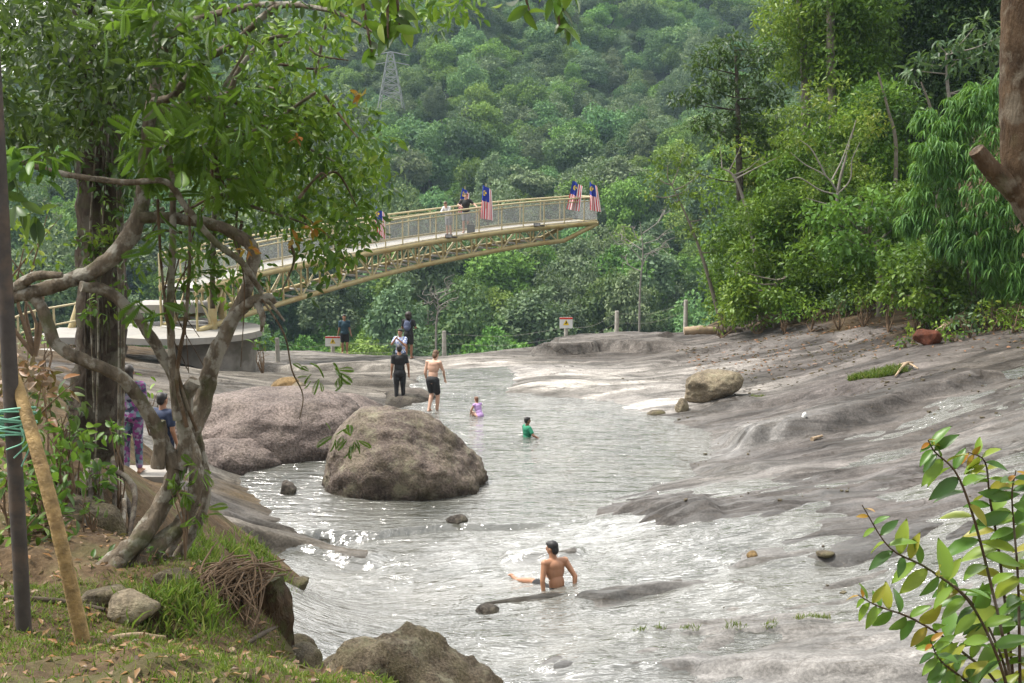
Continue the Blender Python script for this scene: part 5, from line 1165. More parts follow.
limb([(-30, 135, 9.4), (10, 160, 9.4), (50, 172, 9.5), (90, 180, 9.6), (130, 184, 9.7), (165, 182, 9.7), (185, 205, 9.8), (215, 238, 9.9), (240, 262, 10), (262, 292, 10.2)], [pr(6), pr(7), pr(8), pr(8), pr(9), pr(9), pr(9), pr(8)], 'branch')
limb([(150, 100, 10.4), (172, 95, 10.3), (200, 65, 10.2), (235, 40, 10.1), (275, 10, 10), (300, 2, 9.9)], [pr(12), pr(12), pr(10), pr(9), pr(8)], 'branch')
limb([(160, 112, 10.4), (190, 100, 10.4), (225, 90, 10.5), (240, 70, 10.5), (262, 42, 10.6), (300, 36, 10.7)], [pr(9), pr(8), pr(7), pr(5)], 'branch')
limb([(158, 60, 10.5), (180, 30, 10.4), (225, 12, 10.2), (270, 5, 10), (330, 8, 9.6), (380, 30, 9.3)], [pr(10), pr(10), pr(9), pr(8), pr(6), pr(3)], 'branch')
limb([(222, 92, 10.4), (222, 120, 10.5), (218, 150, 10.6), (215, 190, 10.8), (213, 240, 11), (212, 310, 11)], [pr(10), pr(9), pr(9), pr(8)], 'stem')
limb([(225, 95, 10.5), (270, 130, 10.6), (310, 150, 10.6), (345, 165, 10.6)], [pr(7), pr(6), pr(4), pr(2)], 'branch')
limb([(215, 190, 10.7), (250, 205, 10.7), (300, 220, 10.6), (340, 240, 10.6)], [pr(6), pr(5), pr(3), pr(2)], 'branch')
limb([(195, 470, 10.6), (190, 500, 10.6), (165, 560, 10.3), (140, 592, 10.1)], [pr(10), pr(12), pr(14), pr(10)], 'root')
limb([(120, 560, 10), (100, 590, 9.8), (88, 606, 9.7)], [pr(24), pr(18), pr(8)], 'root'); limb([(150, 560, 10.1), (158, 590, 10), (178, 602, 10)], [pr(20), pr(14), pr(6)], 'root')
limb([(262, 300, 10.3), (283, 330, 10.2), (293, 372, 10.2), (302, 395, 10.2), (300, 420, 10.2)], [pr(3), pr(2.5), pr(2), pr(1.5)], 'twig', mat='bark_brown')

# tangle of thin twigs through the crown
tw_r = np.random.RandomState(17)
for q in range(34):
    a = np.array((140 + 200 * tw_r.rand(), 40 + 200 * tw_r.rand())); dv = tw_r.normal(size=2) * (55, 40); Yd = 10 + .9 * tw_r.rand()
    Q = [(a[0], a[1], Yd), (a[0] + dv[0] * .5 + 8 * tw_r.randn(), a[1] + dv[1] * .5 + 8 * tw_r.randn(), Yd), (a[0] + dv[0], a[1] + dv[1] + 6, Yd + .2 * tw_r.randn())]
    limb(Q, [pr(5), pr(4), pr(1.5)], 'twig', mat='bark_pale' if q % 2 else 'bark_brown', seg=6)
for q in range(5):
    a = np.array((150 + 100 * tw_r.rand(), 215 + 60 * tw_r.rand())); Yd = 10 + .5 * tw_r.rand()
    limb([(a[0], a[1], Yd), (a[0] + 10 * tw_r.randn(), a[1] + 50, Yd), (a[0] + 16 * tw_r.randn(), a[1] + 90 + 60 * tw_r.rand(), Yd)], [pr(2.5), pr(2), pr(1.2)], 'twig', mat='bark_brown', seg=6)

# crown: every clump at its own depth (pixel, pixel, depth, radius in pixels)
def crown(parent, name, mat, cl, leaf, dens, seed, tmpl=TL, droop=.5, tint=.45, tv=.35, shell=.35, coh=.2, wr=.4):
    r_ = np.random.RandomState(seed); mb = MB()
    for q in cl:
        px, py, Yd, rp = q[:4]; c_ = P(px, py, Yd); r = rp * scale_at(Yd); tn = tint + (q[4] if len(q) > 4 else 0) + .16 * r_.randn()
        k = max(8, int(dens * (r / leaf) ** 2)); clump(mb, r_, c_, (r, r * .9, r * .8), k, leaf, leaf * wr, tmpl, droop, tn, tv, shell, .6, coh)
    return mb.part(name, G[mat], parent)
cl = []
r2 = np.random.RandomState(8)
def fill(poly, n, y0, y1, r0, r1, dt=0.0):
    poly = np.array(poly, float); out = []; lo, hi = poly.min(0), poly.max(0)
    while len(out) < n:
        x, y = lo + (hi - lo) * r2.rand(2)
        if in_poly(np.array([x]), np.array([y]), poly)[0]: out.append((x, y, y0 + (y1 - y0) * r2.rand(), r0 + (r1 - r0) * r2.rand(), dt))
    return out
right = [(205, 60), (300, 55), (330, 90), (375, 130), (390, 170), (375, 210), (362, 250), (330, 262), (290, 245), (250, 205), (215, 170), (195, 110)]
cl = fill(right, 58, 9.9, 11.6, 20, 34, .06) + [(378, 145, 10, 22, .1), (385, 190, 10, 18, .05), (330, 268, 10, 20), (342, 252, 10.2, 18), (312, 292, 10, 12), (352, 218, 10, 22, .15), (396, 170, 10, 9), (300, 100, 10.4, 30, .1), (340, 110, 10.6, 26, .1), (280, 200, 10.2, 24, .1), (262, 150, 10.2, 26)]
crown(gt, 'foliage', 'canopy', cl, .086, 8.5, 1, tint=.52)
topr = fill([(190, 0), (470, -25), (462, 18), (430, 30), (390, 22), (330, 38), (270, 50), (200, 60)], 30, 9.0, 10.8, 16, 28, .05) + [(450, 8, 9.4, 18, .1), (440, 28, 9.4, 10), (300, 60, 10, 22), (355, 20, 9.5, 20)]
crown(gt, 'foliage', 'canopy', topr, .088, 7.0, 2, tint=.52)
up = fill([(-20, -20), (190, -20), (190, 60), (150, 120), (90, 150), (40, 150), (-20, 160)], 46, 9.6, 12, 24, 40, -.05)
crown(gt, 'foliage', 'canopy_dark', up, .095, 9.5, 3)
lowc = fill([(150, 110), (260, 110), (280, 190), (250, 215), (170, 215), (140, 160)], 10, 10.2, 11.4, 16, 26, .12)
crown(gt, 'foliage', 'canopy', lowc, .09, 7.5, 4, tint=.52)
lowc2 = fill([(165, 225), (270, 235), (262, 300), (205, 318), (160, 300)], 13, 10.8, 11.6, 9, 17, .1)
crown(gt, 'foliage', 'canopy', lowc2, .085, 6, 16, tint=.55)
fr = fill([(85, 10), (240, 20), (270, 140), (210, 200), (150, 210), (125, 150), (150, 80)], 19, 9.3, 9.9, 22, 38, .1) + [(165, 230, 9.8, 26), (200, 270, 9.9, 22), (160, 300, 9.9, 20), (215, 160, 9.6, 30), (250, 170, 9.6, 28), (120, 20, 9.2, 22)]
crown(gt, 'feathery_leaves', 'frond', fr, .22, 5.5, 5, TF, .35, .55, .4, .1, .1, .5)
crown(gt, 'turning_leaves', 'autumn', [(312, 228, 9.8, 3), (294, 240, 9.8, 3), (360, 95, 9.9, 3), (297, 138, 9.9, 3), (250, 250, 10.0, 5)], .09, .2, 6)
crown(gt, 'young_leaves', 'fern', [(245, 225, 10.7, 22), (262, 270, 10.7, 16), (225, 245, 10.8, 24), (205, 245, 10.8, 24), (270, 290, 10.7, 12), (190, 225, 10.8, 22), (200, 275, 10.9, 18), (225, 280, 10.9, 15)], .085, 6, 7, TL, .3, .5)
crown(gt, 'hanging_fronds', 'frond', [(335, 435, 9.9, 9), (352, 440, 9.9, 8), (312, 372, 10, 16), (340, 376, 10, 13), (200, 470, 9.8, 12), (180, 490, 9.8, 10), (200, 515, 9.8, 10)], .13, 3.2, 8, TF, .4, .5, .3, .1, .1, .45)
# bright broad leaves hanging close by at the left
crown(gt, 'broad_leaves', 'fern', [(25, 160, 8.8, 16), (40, 172, 8.8, 16), (50, 155, 8.8, 12), (12, 150, 8.8, 10)], .17, 2.2, 9, TL, .9, .5, .3, .1, .1, .38)
crown(gt, 'broad_leaves', 'canopy_dark', [(15, 205, 9, 16), (8, 180, 9, 15), (35, 215, 9.2, 10)], .17, 2.2, 10, TL, .9, .5, .3, .1, .1, .38)
# sprays of large leaves that hang into the top of the view
def spray(base, tip, Yd, n, L, seed, label, mat='canopy', drop=.8):
    r_ = np.random.RandomState(seed); a, c_ = P(*base, Yd), P(*tip, Yd - .1); e = empty('hanging_branch', a, 0, label, 'branch', 'leafy branches hanging into the top of the view')
    m_ = (a + c_) / 2 + (0, 0, .05); MB().tube([a, m_, c_], [.018, .012, .005], 7).part('twig', M['bark_brown'], e)
    cv = catmull([a, m_, c_], 30); i = (r_.rand(n) ** .6 * 29).astype(int); pos = cv[i] + r_.normal(size=(n, 3)) * .02
    d = r_.normal(size=(n, 3)) * .7; d[:, 2] -= drop; nr = r_.normal(size=(n, 3)) * .5; nr[:, 1] -= .5; nr[:, 2] += .5; mb = MB()
    leaves(mb, pos, d, nr, L * (.7 + .5 * r_.rand(n)), L * .36, TL, .45 + .35 * r_.randn(n)); mb.part('leaves', G[mat], e)
spray((390, -60), (400, 30), 7.0, 20, .17, 31, 'hanging branch with broad dark leaves above the pylon')
spray((350, -40), (372, 52), 7.0, 16, .16, 36, 'hanging branch with drooping leaves reaching down to the pylon')
spray((545, -60), (560, 28), 6.6, 18, .15, 32, 'hanging branch with yellowing leaf tips above the middle of the bridge')
spray((386, -40), (388, 38), 6.9, 16, .15, 37, 'hanging branch with broad leaves covering the tip of the pylon')
spray((500, -60), (530, 12), 6.7, 14, .16, 33, 'hanging branch with a few dark leaves cut by the top edge')
spray((580, -70), (570, -8), 6.5, 8, .15, 34, 'hanging branch showing only its lowest leaves at the top edge')

# ------------------------------------------------------------------ big trunk wrapped in creepers
TB_Y = 14.2
base = P(100, 462, TB_Y); base[2] = bank(base[0], TB_Y) - .1
vt = empty('creeper_tree', base, 0, 'thick dark tree trunk wrapped in hanging roots and creepers', 'tree')
w14 = lambda p_: p_ / 2 * scale_at(TB_Y)
MB().tube([P(90, 478, TB_Y), P(94, 430, TB_Y), P(100, 350, TB_Y), P(102, 250, TB_Y), P(97, 120, TB_Y), P(92, 0, TB_Y), P(88, -140, TB_Y)], [w14(60), w14(52), w14(46), w14(44), w14(42), w14(36)], 22, 60, True, .16, rg).part('trunk', M['bark_dark'], vt)
for q in range(10):
    x0 = 76 + 44 * rg.rand(); yt = -20 + 300 * rg.rand(); ln = 90 + 250 * rg.rand(); yb = min(470, yt + ln); Yd = TB_Y - .30 - .12 * rg.rand()
    MB().tube([P(x0 + 4 * rg.randn(), yt, Yd), P(x0 + 4 * rg.randn(), yt * .6 + yb * .4, Yd - .05), P(x0 + 5 * rg.randn(), yb, Yd)], [.008, .013, .009], 6).part('hanging_root', M['bark_pale' if q % 4 == 0 else 'bark_dark'], vt)
for px_ in (119, 122, 124): MB().tube([P(px_ - 2, 180, 13.7), P(px_, 330, 13.7), P(px_ - 1, 470, 13.7)], .012, 6).part('hanging_root', M['bark_pale'], vt)
crown(vt, 'creeper_leaves', 'canopy_dark', fill([(55, 10), (150, 10), (150, 200), (120, 310), (85, 300), (60, 200)], 26, 13.4, 14.4, 16, 28, .06), .11, 8, 11)
crown(vt, 'creeper_leaves', 'canopy', fill([(80, 180), (150, 180), (140, 330), (85, 330)], 16, 13.5, 13.8, 9, 17, .05), .085, 6, 12)
crown(vt, 'crown', 'canopy_dark', fill([(-60, -120), (330, -120), (330, -20), (120, 30), (-60, 30)], 34, 12.5, 16.5, 34, 56, -.05), .15, 7, 13)
crown(vt, 'crown', 'canopy_dark', fill([(-20, 0), (90, 0), (80, 140), (-20, 190)], 18, 13, 15, 24, 40, -.05), .14, 7.5, 14)
crown(vt, 'crown', 'canopy_dark', fill([(100, 0), (330, 0), (340, 120), (250, 190), (140, 150)], 22, 12.2, 14.0, 22, 38, .0), .13, 7, 15)

# undergrowth on the bank: each plant its own thing
def plant(px, py, Yd, rp, mat, leaf, label, seed, tmpl=TL, n=11, name='fern_plant', cat='plant', up=.35, group=None, wr=.42, tint=.5, gz=None):
    r_ = np.random.RandomState(seed); c_ = P(px, py, Yd); r = rp * scale_at(Yd); g_ = bank(c_[0], Yd) if gz is None else gz
    foot = np.array((c_[0], Yd, min(g_, c_[2] - r * .4))); e = empty(name, foot, 0, label, cat, group)
    b = MB()
    for q in range(6): b.tube([foot, foot * .5 + c_ * .5 + r_.normal(size=3) * r * .25, c_ + r_.normal(size=3) * r * .5], [r * .05 + .004, .004], 5, 6)
    b.part('stem', M['twig'], e); mb = MB(); clump(mb, r_, c_, (r, r * .8, r * .75), max(10, int(n * (r / leaf) ** 2)), leaf, leaf * wr, tmpl, .25, tint, .4, .1, .7, .2); mb.part('leaves', G[mat], e); return e
plant(58, 462, 11.6, 38, 'fern', .14, 'fresh green broad leaved plant below the creeper trunk', 201)
plant(38, 490, 11.0, 26, 'fern', .13, 'small bright plant behind the leaning pole', 202)
plant(95, 475, 12.2, 24, 'canopy', .12, 'leafy creeper spilling over the root wall', 203)
plant(30, 385, 12.5, 40, 'deadleaf', .16, 'brown withered bush behind the dark upright post', 204, name='withered_bush', cat='bush')
plant(58, 405, 13.2, 28, 'canopy_dark', .14, 'dark green bush between the withered bush and the creeper trunk', 205, name='bush', cat='bush')
plant(20, 430, 12.0, 26, 'canopy', .14, 'green bush behind the knotted cord', 206, name='bush', cat='bush')
plant(92, 508, 11.2, 18, 'fern', .10, 'small fern growing out of the root wall', 207, TF, 4)
plant(182, 490, 10.2, 13, 'frond', .12, 'tiny fern sprouting beside the stems of the gnarled tree', 208, TF, 4)
plant(20, 530, 10.4, 26, 'canopy', .13, 'dark low plant between the dark post and the leaning pole', 209)
plant(60, 545, 10.6, 20, 'canopy_dark', .12, 'low plant in the shade beside the leaning pole', 210)
plant(150, 552, 10.0, 10, 'fern', .07, 'little moss fern on the roots of the gnarled tree', 211, TF, 4)
plant(28, 245, 24, 50, 'bank_yellow', .16, 'pale yellowish young tree seen through the gap left of the creeper trunk'.replace(' left of', ' beside'), 212, TL, 3.0, 'young_tree', 'tree', gz=3.0)
plant(40, 340, 30, 30, 'bank_mid', .2, 'green bush below the yellow pipe railing', 213, TL, 2.2, 'bush', 'bush', gz=1.2)
plant(150, 388, 27, 22, 'bank_mid', .2, 'green bush under the concrete landing', 214, TL, 2.0, 'bush', 'bush', gz=.5)
plant(262, 342, 40, 13, 'bank_mid', .25, 'small bush against the drum of the landing', 215, TL, 2.2, 'bush', 'bush', gz=-.2)
# steep earth wall with roots below the creeper trunk
for q in range(16):
    x0 = 52 + 70 * rg.rand(); Yd = 12.2 + 1.2 * rg.rand(); p0 = P(x0, 455 + 20 * rg.rand(), Yd + .6); p1 = P(x0 + 14 * rg.randn(), 520 + 40 * rg.rand(), Yd - .9); p1[2] = bank(p1[0], p1[1]) + .0
    MB().tube([p0, (p0 + p1) / 2 + rg.normal(size=3) * .08, p1], [.035, .03, .02], 7, None, True, .2, rg).part('root', M['bark_pale' if q % 3 == 0 else 'bark_dark'], vt)
boulder('pale root bound rock face under the creeper trunk', P(75, 530, 11.8) - (0, 0, .1), (.5, .4, .55), 88, M['moss_rock'], R(10), planes=9, cut=.7, sub=5)

for k_, (px_, py_, Yd, sz, lb) in enumerate([(292, 600, 11.0, .2, 'dark mossy stone at the waterside below the stump'), (300, 628, 10.6, .22, 'brown mossy stone on the bank edge above the rapids'), (270, 560, 11.6, .2, 'flat mossy stone behind the stump'), (318, 655, 10.0, .2, 'rounded brown stone where the grass meets the low boulder'), (240, 545, 12.2, .25, 'grey stone on the far side of the grassy mound'), (196, 545, 12.0, .2, 'small grey stone behind the foot of the gnarled tree')]):
    c = P(px_, py_, Yd); c[2] = bank(c[0], Yd); boulder(lb, c, (sz * 1.2, sz, sz * .8), 500 + k_, M['moss_rock'], k_ * 1.3, planes=9, cut=.7, sub=4)
plant(115, 430, 13.0, 14, 'fern', .1, 'little leafy sprig on the creeper trunk', 217)
plant(75, 440, 12.0, 30, 'canopy', .12, 'mid green leafy bush against the foot of the creeper trunk', 218, name='bush', cat='bush')
plant(45, 520, 10.8, 30, 'fern', .12, 'spreading green plant in the gap between the two poles', 219)
plant(105, 560, 10.3, 16, 'canopy', .10, 'low green plant at the root of the gnarled tree', 220)
plant(8, 470, 10.5, 30, 'canopy', .14, 'leafy plant at the edge of the view behind the dark post', 221)

for k_, (px_, py_, Yd, sz, lb) in enumerate([(295, 582, 11.0, .2, 'rough brown rock capping the bank edge just behind the stump'), (270, 540, 12.6, .3, 'grey brown rock on the bank edge nearest to the flat slab shelf'), (245, 520, 14, .3, 'grey rock where the bank meets the flat slab shelf')]):
    c = onbank(px_, py_, Yd); boulder(lb, c - (0, 0, .03), (sz * 1.4, sz, sz * .6), 520 + k_, M['moss_rock'], k_ * 1.3 + .5, planes=10, cut=.62, sub=4)
# ================================================================== forest on the far bank: every tree from its own clumps
def gz(x, y): return ground(x, min(y, 61))
def ftree(name, label, foot, trunk, rad, cl, mat, leaf, dens, seed, tmpl=TD, bark='bark_far', droop=.3, tint=.45, tv=.3, coh=.3, shell=.35, cat='tree', wr=.45, limbs=True, group=None):
    """foot: (px, depth) of the trunk; trunk: pixel points upwards; cl: clumps (px, py, depth, radius px, tint shift)"""
    x0 = P(trunk[0][0], trunk[0][1], foot); g_ = gz(x0[0], foot); ft = np.array((x0[0], foot, g_ - .1)); e = empty(name, ft, 0, label, cat, group)
    tp = np.vstack([[ft], [P(q[0], q[1], foot) for q in trunk]]); s_ = scale_at(foot); r_ = np.random.RandomState(seed)
    MB().tube(tp, np.array(rad) / 2 * s_, 8, None, True, .1, r_).part('trunk', M[bark], e)
    mb = MB(); cv = catmull(tp, 30); limbs = limbs and len(cl) < 22
    for q in cl:
        c_ = P(*q[:3]); r = q[3] * scale_at(q[2]); tn = tint + (q[4] if len(q) > 4 else 0) + .12 * r_.randn(); k = int(dens * 4.2 * (r / leaf) ** 2) + 6
        clump(mb, r_, c_, (r, r * .95, r * .78), k, leaf, leaf * wr, tmpl, droop, tn, tv, shell, .6, coh)
        if limbs:
            i = np.argmin(((cv - c_) ** 2).sum(1) + (cv[:, 2] > c_[2]) * 4); a = cv[i]; MB().tube([a, (a + c_) / 2 + (0, 0, -.1 * r) + r_.normal(size=3) * .12 * r, c_ + (0, 0, .2 * r)], [.035, .01], 5, 6).part('limb', M[bark], e)
    mb.part('crown', G[mat], e)
    return e
r2 = np.random.RandomState(99)
# layered dark tree at the forest edge
ftree('layered_tree', 'dark layered tree with spreading tiers at the edge of the forest', 52, [(746, 320), (744, 260), (740, 190), (738, 120), (736, 50)], [9, 8, 8, 7, 5, 3],
      [(735, 48, 52, 20), (712, 55, 52, 16), (760, 60, 51.5, 18), (696, 66, 52.5, 11), (775, 50, 52, 12), (706, 88, 52, 18), (690, 98, 51.5, 11), (750, 92, 52, 22), (772, 95, 52, 16), (728, 80, 52.6, 16), (720, 128, 52, 19), (700, 125, 51.6, 12), (745, 132, 52, 20), (768, 130, 52.4, 14),
       (740, 112, 52.6, 14), (758, 150, 52, 12), (690, 172, 52, 9), (722, 160, 52, 10), (675, 100, 52, 7)], 'bank_dark', .24, 5.5, 301, tint=.5, coh=.35, bark='bark_dark')
ftree('slender_tree', 'slender leaning tree with thin pale foliage in front of the valley', 50, [(722, 326), (712, 290), (700, 250), (686, 215), (672, 185)], [6, 5, 4, 3, 2, 1],
      [(668, 165, 50, 16), (684, 155, 50.3, 14), (656, 178, 50, 11), (690, 190, 50, 13), (672, 200, 50, 12), (700, 175, 50, 10), (710, 215, 50.2, 11), (690, 232, 50, 9), (718, 250, 50, 8), (650, 195, 50, 8)], 'bank_yellow', .2, 2.2, 302, tint=.4, bark='bark_far', coh=.15)
ftree('bare_tree', 'half bare tree with grey twisting branches at the forest edge', 48, [(760, 318), (756, 260), (748, 215), (735, 178), (722, 168)], [6, 5, 4, 3, 1],
      [(720, 150, 48, 12, .2), (742, 146, 48, 13, .2), (760, 160, 48, 9, .1), (780, 158, 47.6, 8)], 'bank_yellow', .2, 2.2, 303, bark='bark_white', coh=.15)
def mass(poly, n, d0, d1, r0, r1, dt=0.0): 
    out = []; poly = np.array(poly, float); lo, hi = poly.min(0), poly.max(0)
    while len(out) < n:
        x, y = lo + (hi - lo) * r2.rand(2)
        if in_poly(np.array([x]), np.array([y]), poly)[0]: out.append((x, y, d0 + (d1 - d0) * r2.rand(), r0 + (r1 - r0) * r2.rand(), dt + .1 * r2.randn()))
    return out
ftree('tall_tree', 'tall light green tree rising behind the layered tree', 57, [(800, 300), (802, 200), (806, 100), (800, 0), (798, -60)], [12, 11, 10, 8, 5],
      mass([(775, -40), (850, -60), (850, 60), (835, 120), (780, 110), (762, 50), (772, 10)], 34, 55, 59, 18, 28, .05), 'bank_yellow', .24, 4.2, 304, tint=.4)
ftree('tall_tree', 'tall mid green tree crowned with brownish new leaves', 55, [(842, 300), (838, 200), (832, 100), (830, -20), (828, -80)], [12, 11, 9, 8, 5],
      mass([(815, -60), (885, -60), (880, 60), (860, 110), (825, 90)], 26, 53.5, 57, 18, 27, .0), 'bank_mid', .24, 4.4, 305)
ftree('tall_tree', 'tall very dark tree filling the upper corner of the forest', 60, [(905, 260), (908, 150), (912, 40), (915, -80)], [14, 13, 12, 9],
      mass([(860, -80), (1010, -80), (1000, 40), (960, 90), (900, 110), (868, 60)], 44, 57, 61, 24, 36, -.1), 'bank_dark', .26, 4.4, 306, tint=.42)
ftree('tall_tree', 'tall dark tree behind the bamboo at the edge of the view', 58, [(985, 260), (990, 150), (1000, 20), (1010, -80)], [14, 13, 12, 9],
      mass([(960, -60), (1080, -60), (1080, 160), (1000, 140), (950, 60)], 30, 55, 60, 24, 36, -.05), 'bank_dark', .26, 4.2, 307, tint=.45)
ftree('palm_leaved_tree', 'blue green broad leaved tree with pale drooping leaves and a bare crooked trunk', 47, [(950, 180), (955, 130), (948, 90), (946, 55)], [6, 5, 4, 2],
      [(922, 62, 47, 13), (938, 48, 47, 15), (962, 45, 47, 16), (985, 55, 47, 18), (955, 66, 46.6, 14), (975, 30, 47.4, 18), (1000, 40, 47, 18), (915, 72, 47, 8), (990, 85, 46.5, 16), (1000, 110, 46.5, 15), (970, 90, 46.6, 11)], 'bank_blue', .42, 4.0, 308, TB, bark='bark_white', droop=.7, tint=.55, wr=.3)
for k_, (tx, lab) in enumerate(((925, 'thin bare grey trunk standing in the dark gap of the forest'), (882, 'thin leaning bare trunk at the rim of the dark gap'))):
    g0 = P(tx + 12, 200, 50); ft = np.array((g0[0], 50, gz(g0[0], 50))); MB().tube([ft, P(tx + 14, 150, 50), P(tx + 6, 110, 50), P(tx - 4, 82 - 10 * k_, 50)], [.09, .08, .06, .03], 7).thing('dead_tree', M['bark_far'], ft, lab, 'tree')
ftree('twiggy_tree', 'thin twiggy tree with grey bare boughs in the middle of the forest', 46, [(835, 240), (838, 190), (848, 150), (856, 120)], [4, 3.5, 2.5, 1],
      mass([(795, 90), (870, 80), (890, 150), (860, 200), (800, 190), (780, 140)], 24, 45, 47.5, 9, 15, .1), 'bank_yellow', .18, 2.6, 309, bark='bark_white', tint=.42, coh=.15)
e0 = P(832, 185, 44.6); tw_ = MB()
for a in [[(845, 205), (828, 178), (806, 165), (790, 152)], [(832, 180), (842, 160), (852, 132)], [(838, 195), (820, 190), (800, 178), (786, 180)], [(836, 196), (850, 180), (852, 160), (860, 142)], [(826, 176), (812, 150), (800, 140)], [(845, 210), (826, 204), (806, 198)]]:
    tw_.tube([P(q[0], q[1], 44.6) for q in a], [.035, .025, .01], 5)
tw_.thing('dead_bough', M['bark_white'], P(845, 208, 44.6), 'grey leafless dead bough caught in the twiggy tree', 'branch')
ftree('forest_tree', 'bushy mid green tree above the slab behind the half bare tree', 50, [(800, 310), (800, 260), (796, 200)], [9, 8, 7, 5],
      mass([(765, 160), (830, 170), (850, 240), (800, 270), (765, 250), (755, 200)], 26, 47.5, 51, 16, 24, 0), 'bank_mid', .24, 4.6, 310)
ftree('forest_tree', 'low bright leaved tree hanging over the slab beside the fallen branch', 43, [(880, 300), (878, 260), (868, 235)], [8, 7, 6, 4],
      mass([(810, 215), (870, 195), (905, 225), (910, 262), (860, 258), (815, 240)], 20, 41.5, 44, 12, 19, .2) , 'fern', .24, 3.8, 311, TL, tint=.45)
ftree('forest_tree', 'rounded dark green tree at the back of the slab', 48, [(850, 310), (848, 270), (846, 225)], [9, 8, 6, 4],
      mass([(800, 240), (880, 230), (905, 280), (870, 305), (810, 300), (790, 270)], 26, 44.5, 48.5, 14, 22, -.05), 'bank_mid', .22, 4.8, 312, tint=.38)
ftree('forest_tree', 'dark bush tree below the bamboo with hanging leaves', 39, [(950, 300), (948, 270), (945, 245)], [8, 7, 6, 4],
      mass([(895, 235), (960, 250), (1030, 240), (1040, 290), (1000, 312), (930, 300), (895, 280)], 30, 37.5, 41, 14, 21, -.12), 'bank_mid', .2, 4.6, 313, TL, tint=.4)
ftree('forest_tree', 'dense tree filling the forest between the tall trees and the slab', 54, [(870, 290), (866, 200), (862, 120)], [10, 9, 8, 5],
      mass([(840, 90), (905, 90), (925, 200), (880, 235), (845, 200)], 30, 50.5, 55, 16, 26, -.02), 'bank_mid', .24, 4.4, 314, tint=.4)
ftree('forest_tree', 'dark green tree behind the dead bough', 56, [(905, 280), (902, 200), (898, 120)], [10, 9, 8, 5],
      mass([(880, 100), (950, 110), (960, 220), (910, 250), (870, 200)], 26, 53, 57, 18, 28, -.1), 'bank_dark', .26, 4.2, 315, tint=.45)
ftree('forest_tree', 'green tree at the corner of the slab near the log', 49, [(735, 322), (736, 290), (738, 262)], [7, 6, 5, 3],
      mass([(700, 215), (765, 200), (785, 270), (770, 310), (722, 318), (690, 280)], 28, 48.5, 52.5, 13, 20, -.02), 'bank_mid', .22, 4.6, 316, tint=.42)
ftree('forest_tree', 'lighter green tree in front of the layered tree', 50, [(775, 320), (776, 280), (778, 240)], [7, 6, 5, 3],
      mass([(745, 190), (800, 190), (815, 260), (800, 305), (750, 300), (738, 240)], 22, 46.5, 49, 13, 19, .05), 'bank_mid', .2, 4.4, 317, tint=.5)
ftree('forest_tree', 'leafy tree closing the gap beside the twiggy tree', 52, [(820, 290), (822, 220), (826, 150)], [8, 7, 6, 4],
      mass([(770, 110), (850, 100), (870, 190), (830, 230), (780, 190)], 24, 49, 52, 15, 22, .0), 'bank_mid', .22, 4.6, 320, tint=.45)
ftree('forest_tree', 'yellowish tree leaning out over the slender tree', 55, [(765, 290), (764, 210), (766, 140)], [8, 7, 6, 4],
      mass([(745, 120), (790, 110), (800, 190), (760, 215), (738, 180)], 18, 53, 55.5, 13, 19, .05), 'bank_yellow', .22, 4.4, 321, tint=.38)
ftree('forest_tree', 'shadowy tree between the rounded tree and the bamboo', 47, [(905, 300), (905, 250), (902, 200)], [8, 7, 6, 4],
      mass([(870, 190), (930, 190), (940, 260), (900, 290), (865, 260)], 22, 43, 46, 13, 19, -.08), 'bank_mid', .2, 4.6, 322, tint=.4)
ftree('forest_tree', 'low dark tree over the rust red rock', 38, [(935, 310), (934, 290), (932, 270)], [6, 5, 4, 3],
      mass([(890, 262), (960, 255), (975, 305), (930, 318), (885, 300)], 20, 37, 39.5, 11, 16, -.1), 'bank_mid', .18, 4.6, 323, TL, tint=.42)
ftree('forest_tree', 'leafy young tree above the litter on the slab', 46, [(775, 318), (774, 300), (776, 280)], [5, 4, 3, 2],
      mass([(735, 268), (800, 262), (812, 306), (770, 318), (728, 318)], 20, 44.5, 47, 11, 16, .02), 'bank_mid', .18, 4.4, 324, TL, tint=.45)
ftree('forest_tree', 'dark leafy tree closing the back of the forest above the bamboo', 59, [(930, 280), (928, 180), (925, 100)], [10, 9, 8, 5],
      mass([(850, 60), (1000, 40), (1010, 240), (900, 260), (850, 200)], 40, 57, 60, 20, 30, -.1), 'bank_dark', .28, 3.6, 325, tint=.48)
ftree('forest_tree', 'mid green tree standing behind the layered tree', 58, [(745, 290), (742, 200), (740, 150)], [8, 7, 6, 4],
      mass([(712, 190), (790, 110), (800, 300), (720, 305)], 28, 56, 58.5, 15, 22, -.02), 'bank_mid', .25, 4.0, 326, tint=.42)
# bamboo-like drooping foliage
bm_cl = [(985, 95, 37, 22), (960, 112, 37.5, 20), (1000, 125, 36.6, 24), (940, 138, 37.5, 20), (970, 145, 37, 24), (1000, 165, 36.3, 26), (930, 170, 37.5, 20), (955, 180, 37, 24), (985, 195, 36, 26), (920, 200, 37.5, 18), (945, 215, 37, 22), (975, 225, 36.2, 22), (1005, 215, 36, 24), (912, 222, 37.5, 13), (1015, 95, 37, 22), (1000, 240, 36, 20), (1020, 70, 37, 18), (960, 240, 36.6, 16), (930, 150, 36.6, 15), (985, 258, 36, 16),
         (1030, 190, 36, 24), (1030, 240, 35.5, 22), (1020, 275, 35.5, 20), (940, 238, 37, 13), (970, 100, 37.6, 15), (1000, 280, 36.4, 16), (925, 118, 38, 10)]
bt = empty('bamboo', np.array((P(990, 300, 38)[0], 38.0, gz(P(990, 300, 38)[0], 38))), 0, 'bright green bamboo with long drooping leaves beside the near brown trunk', 'bamboo')
r_ = np.random.RandomState(44); mb = MB(); lb = MB()
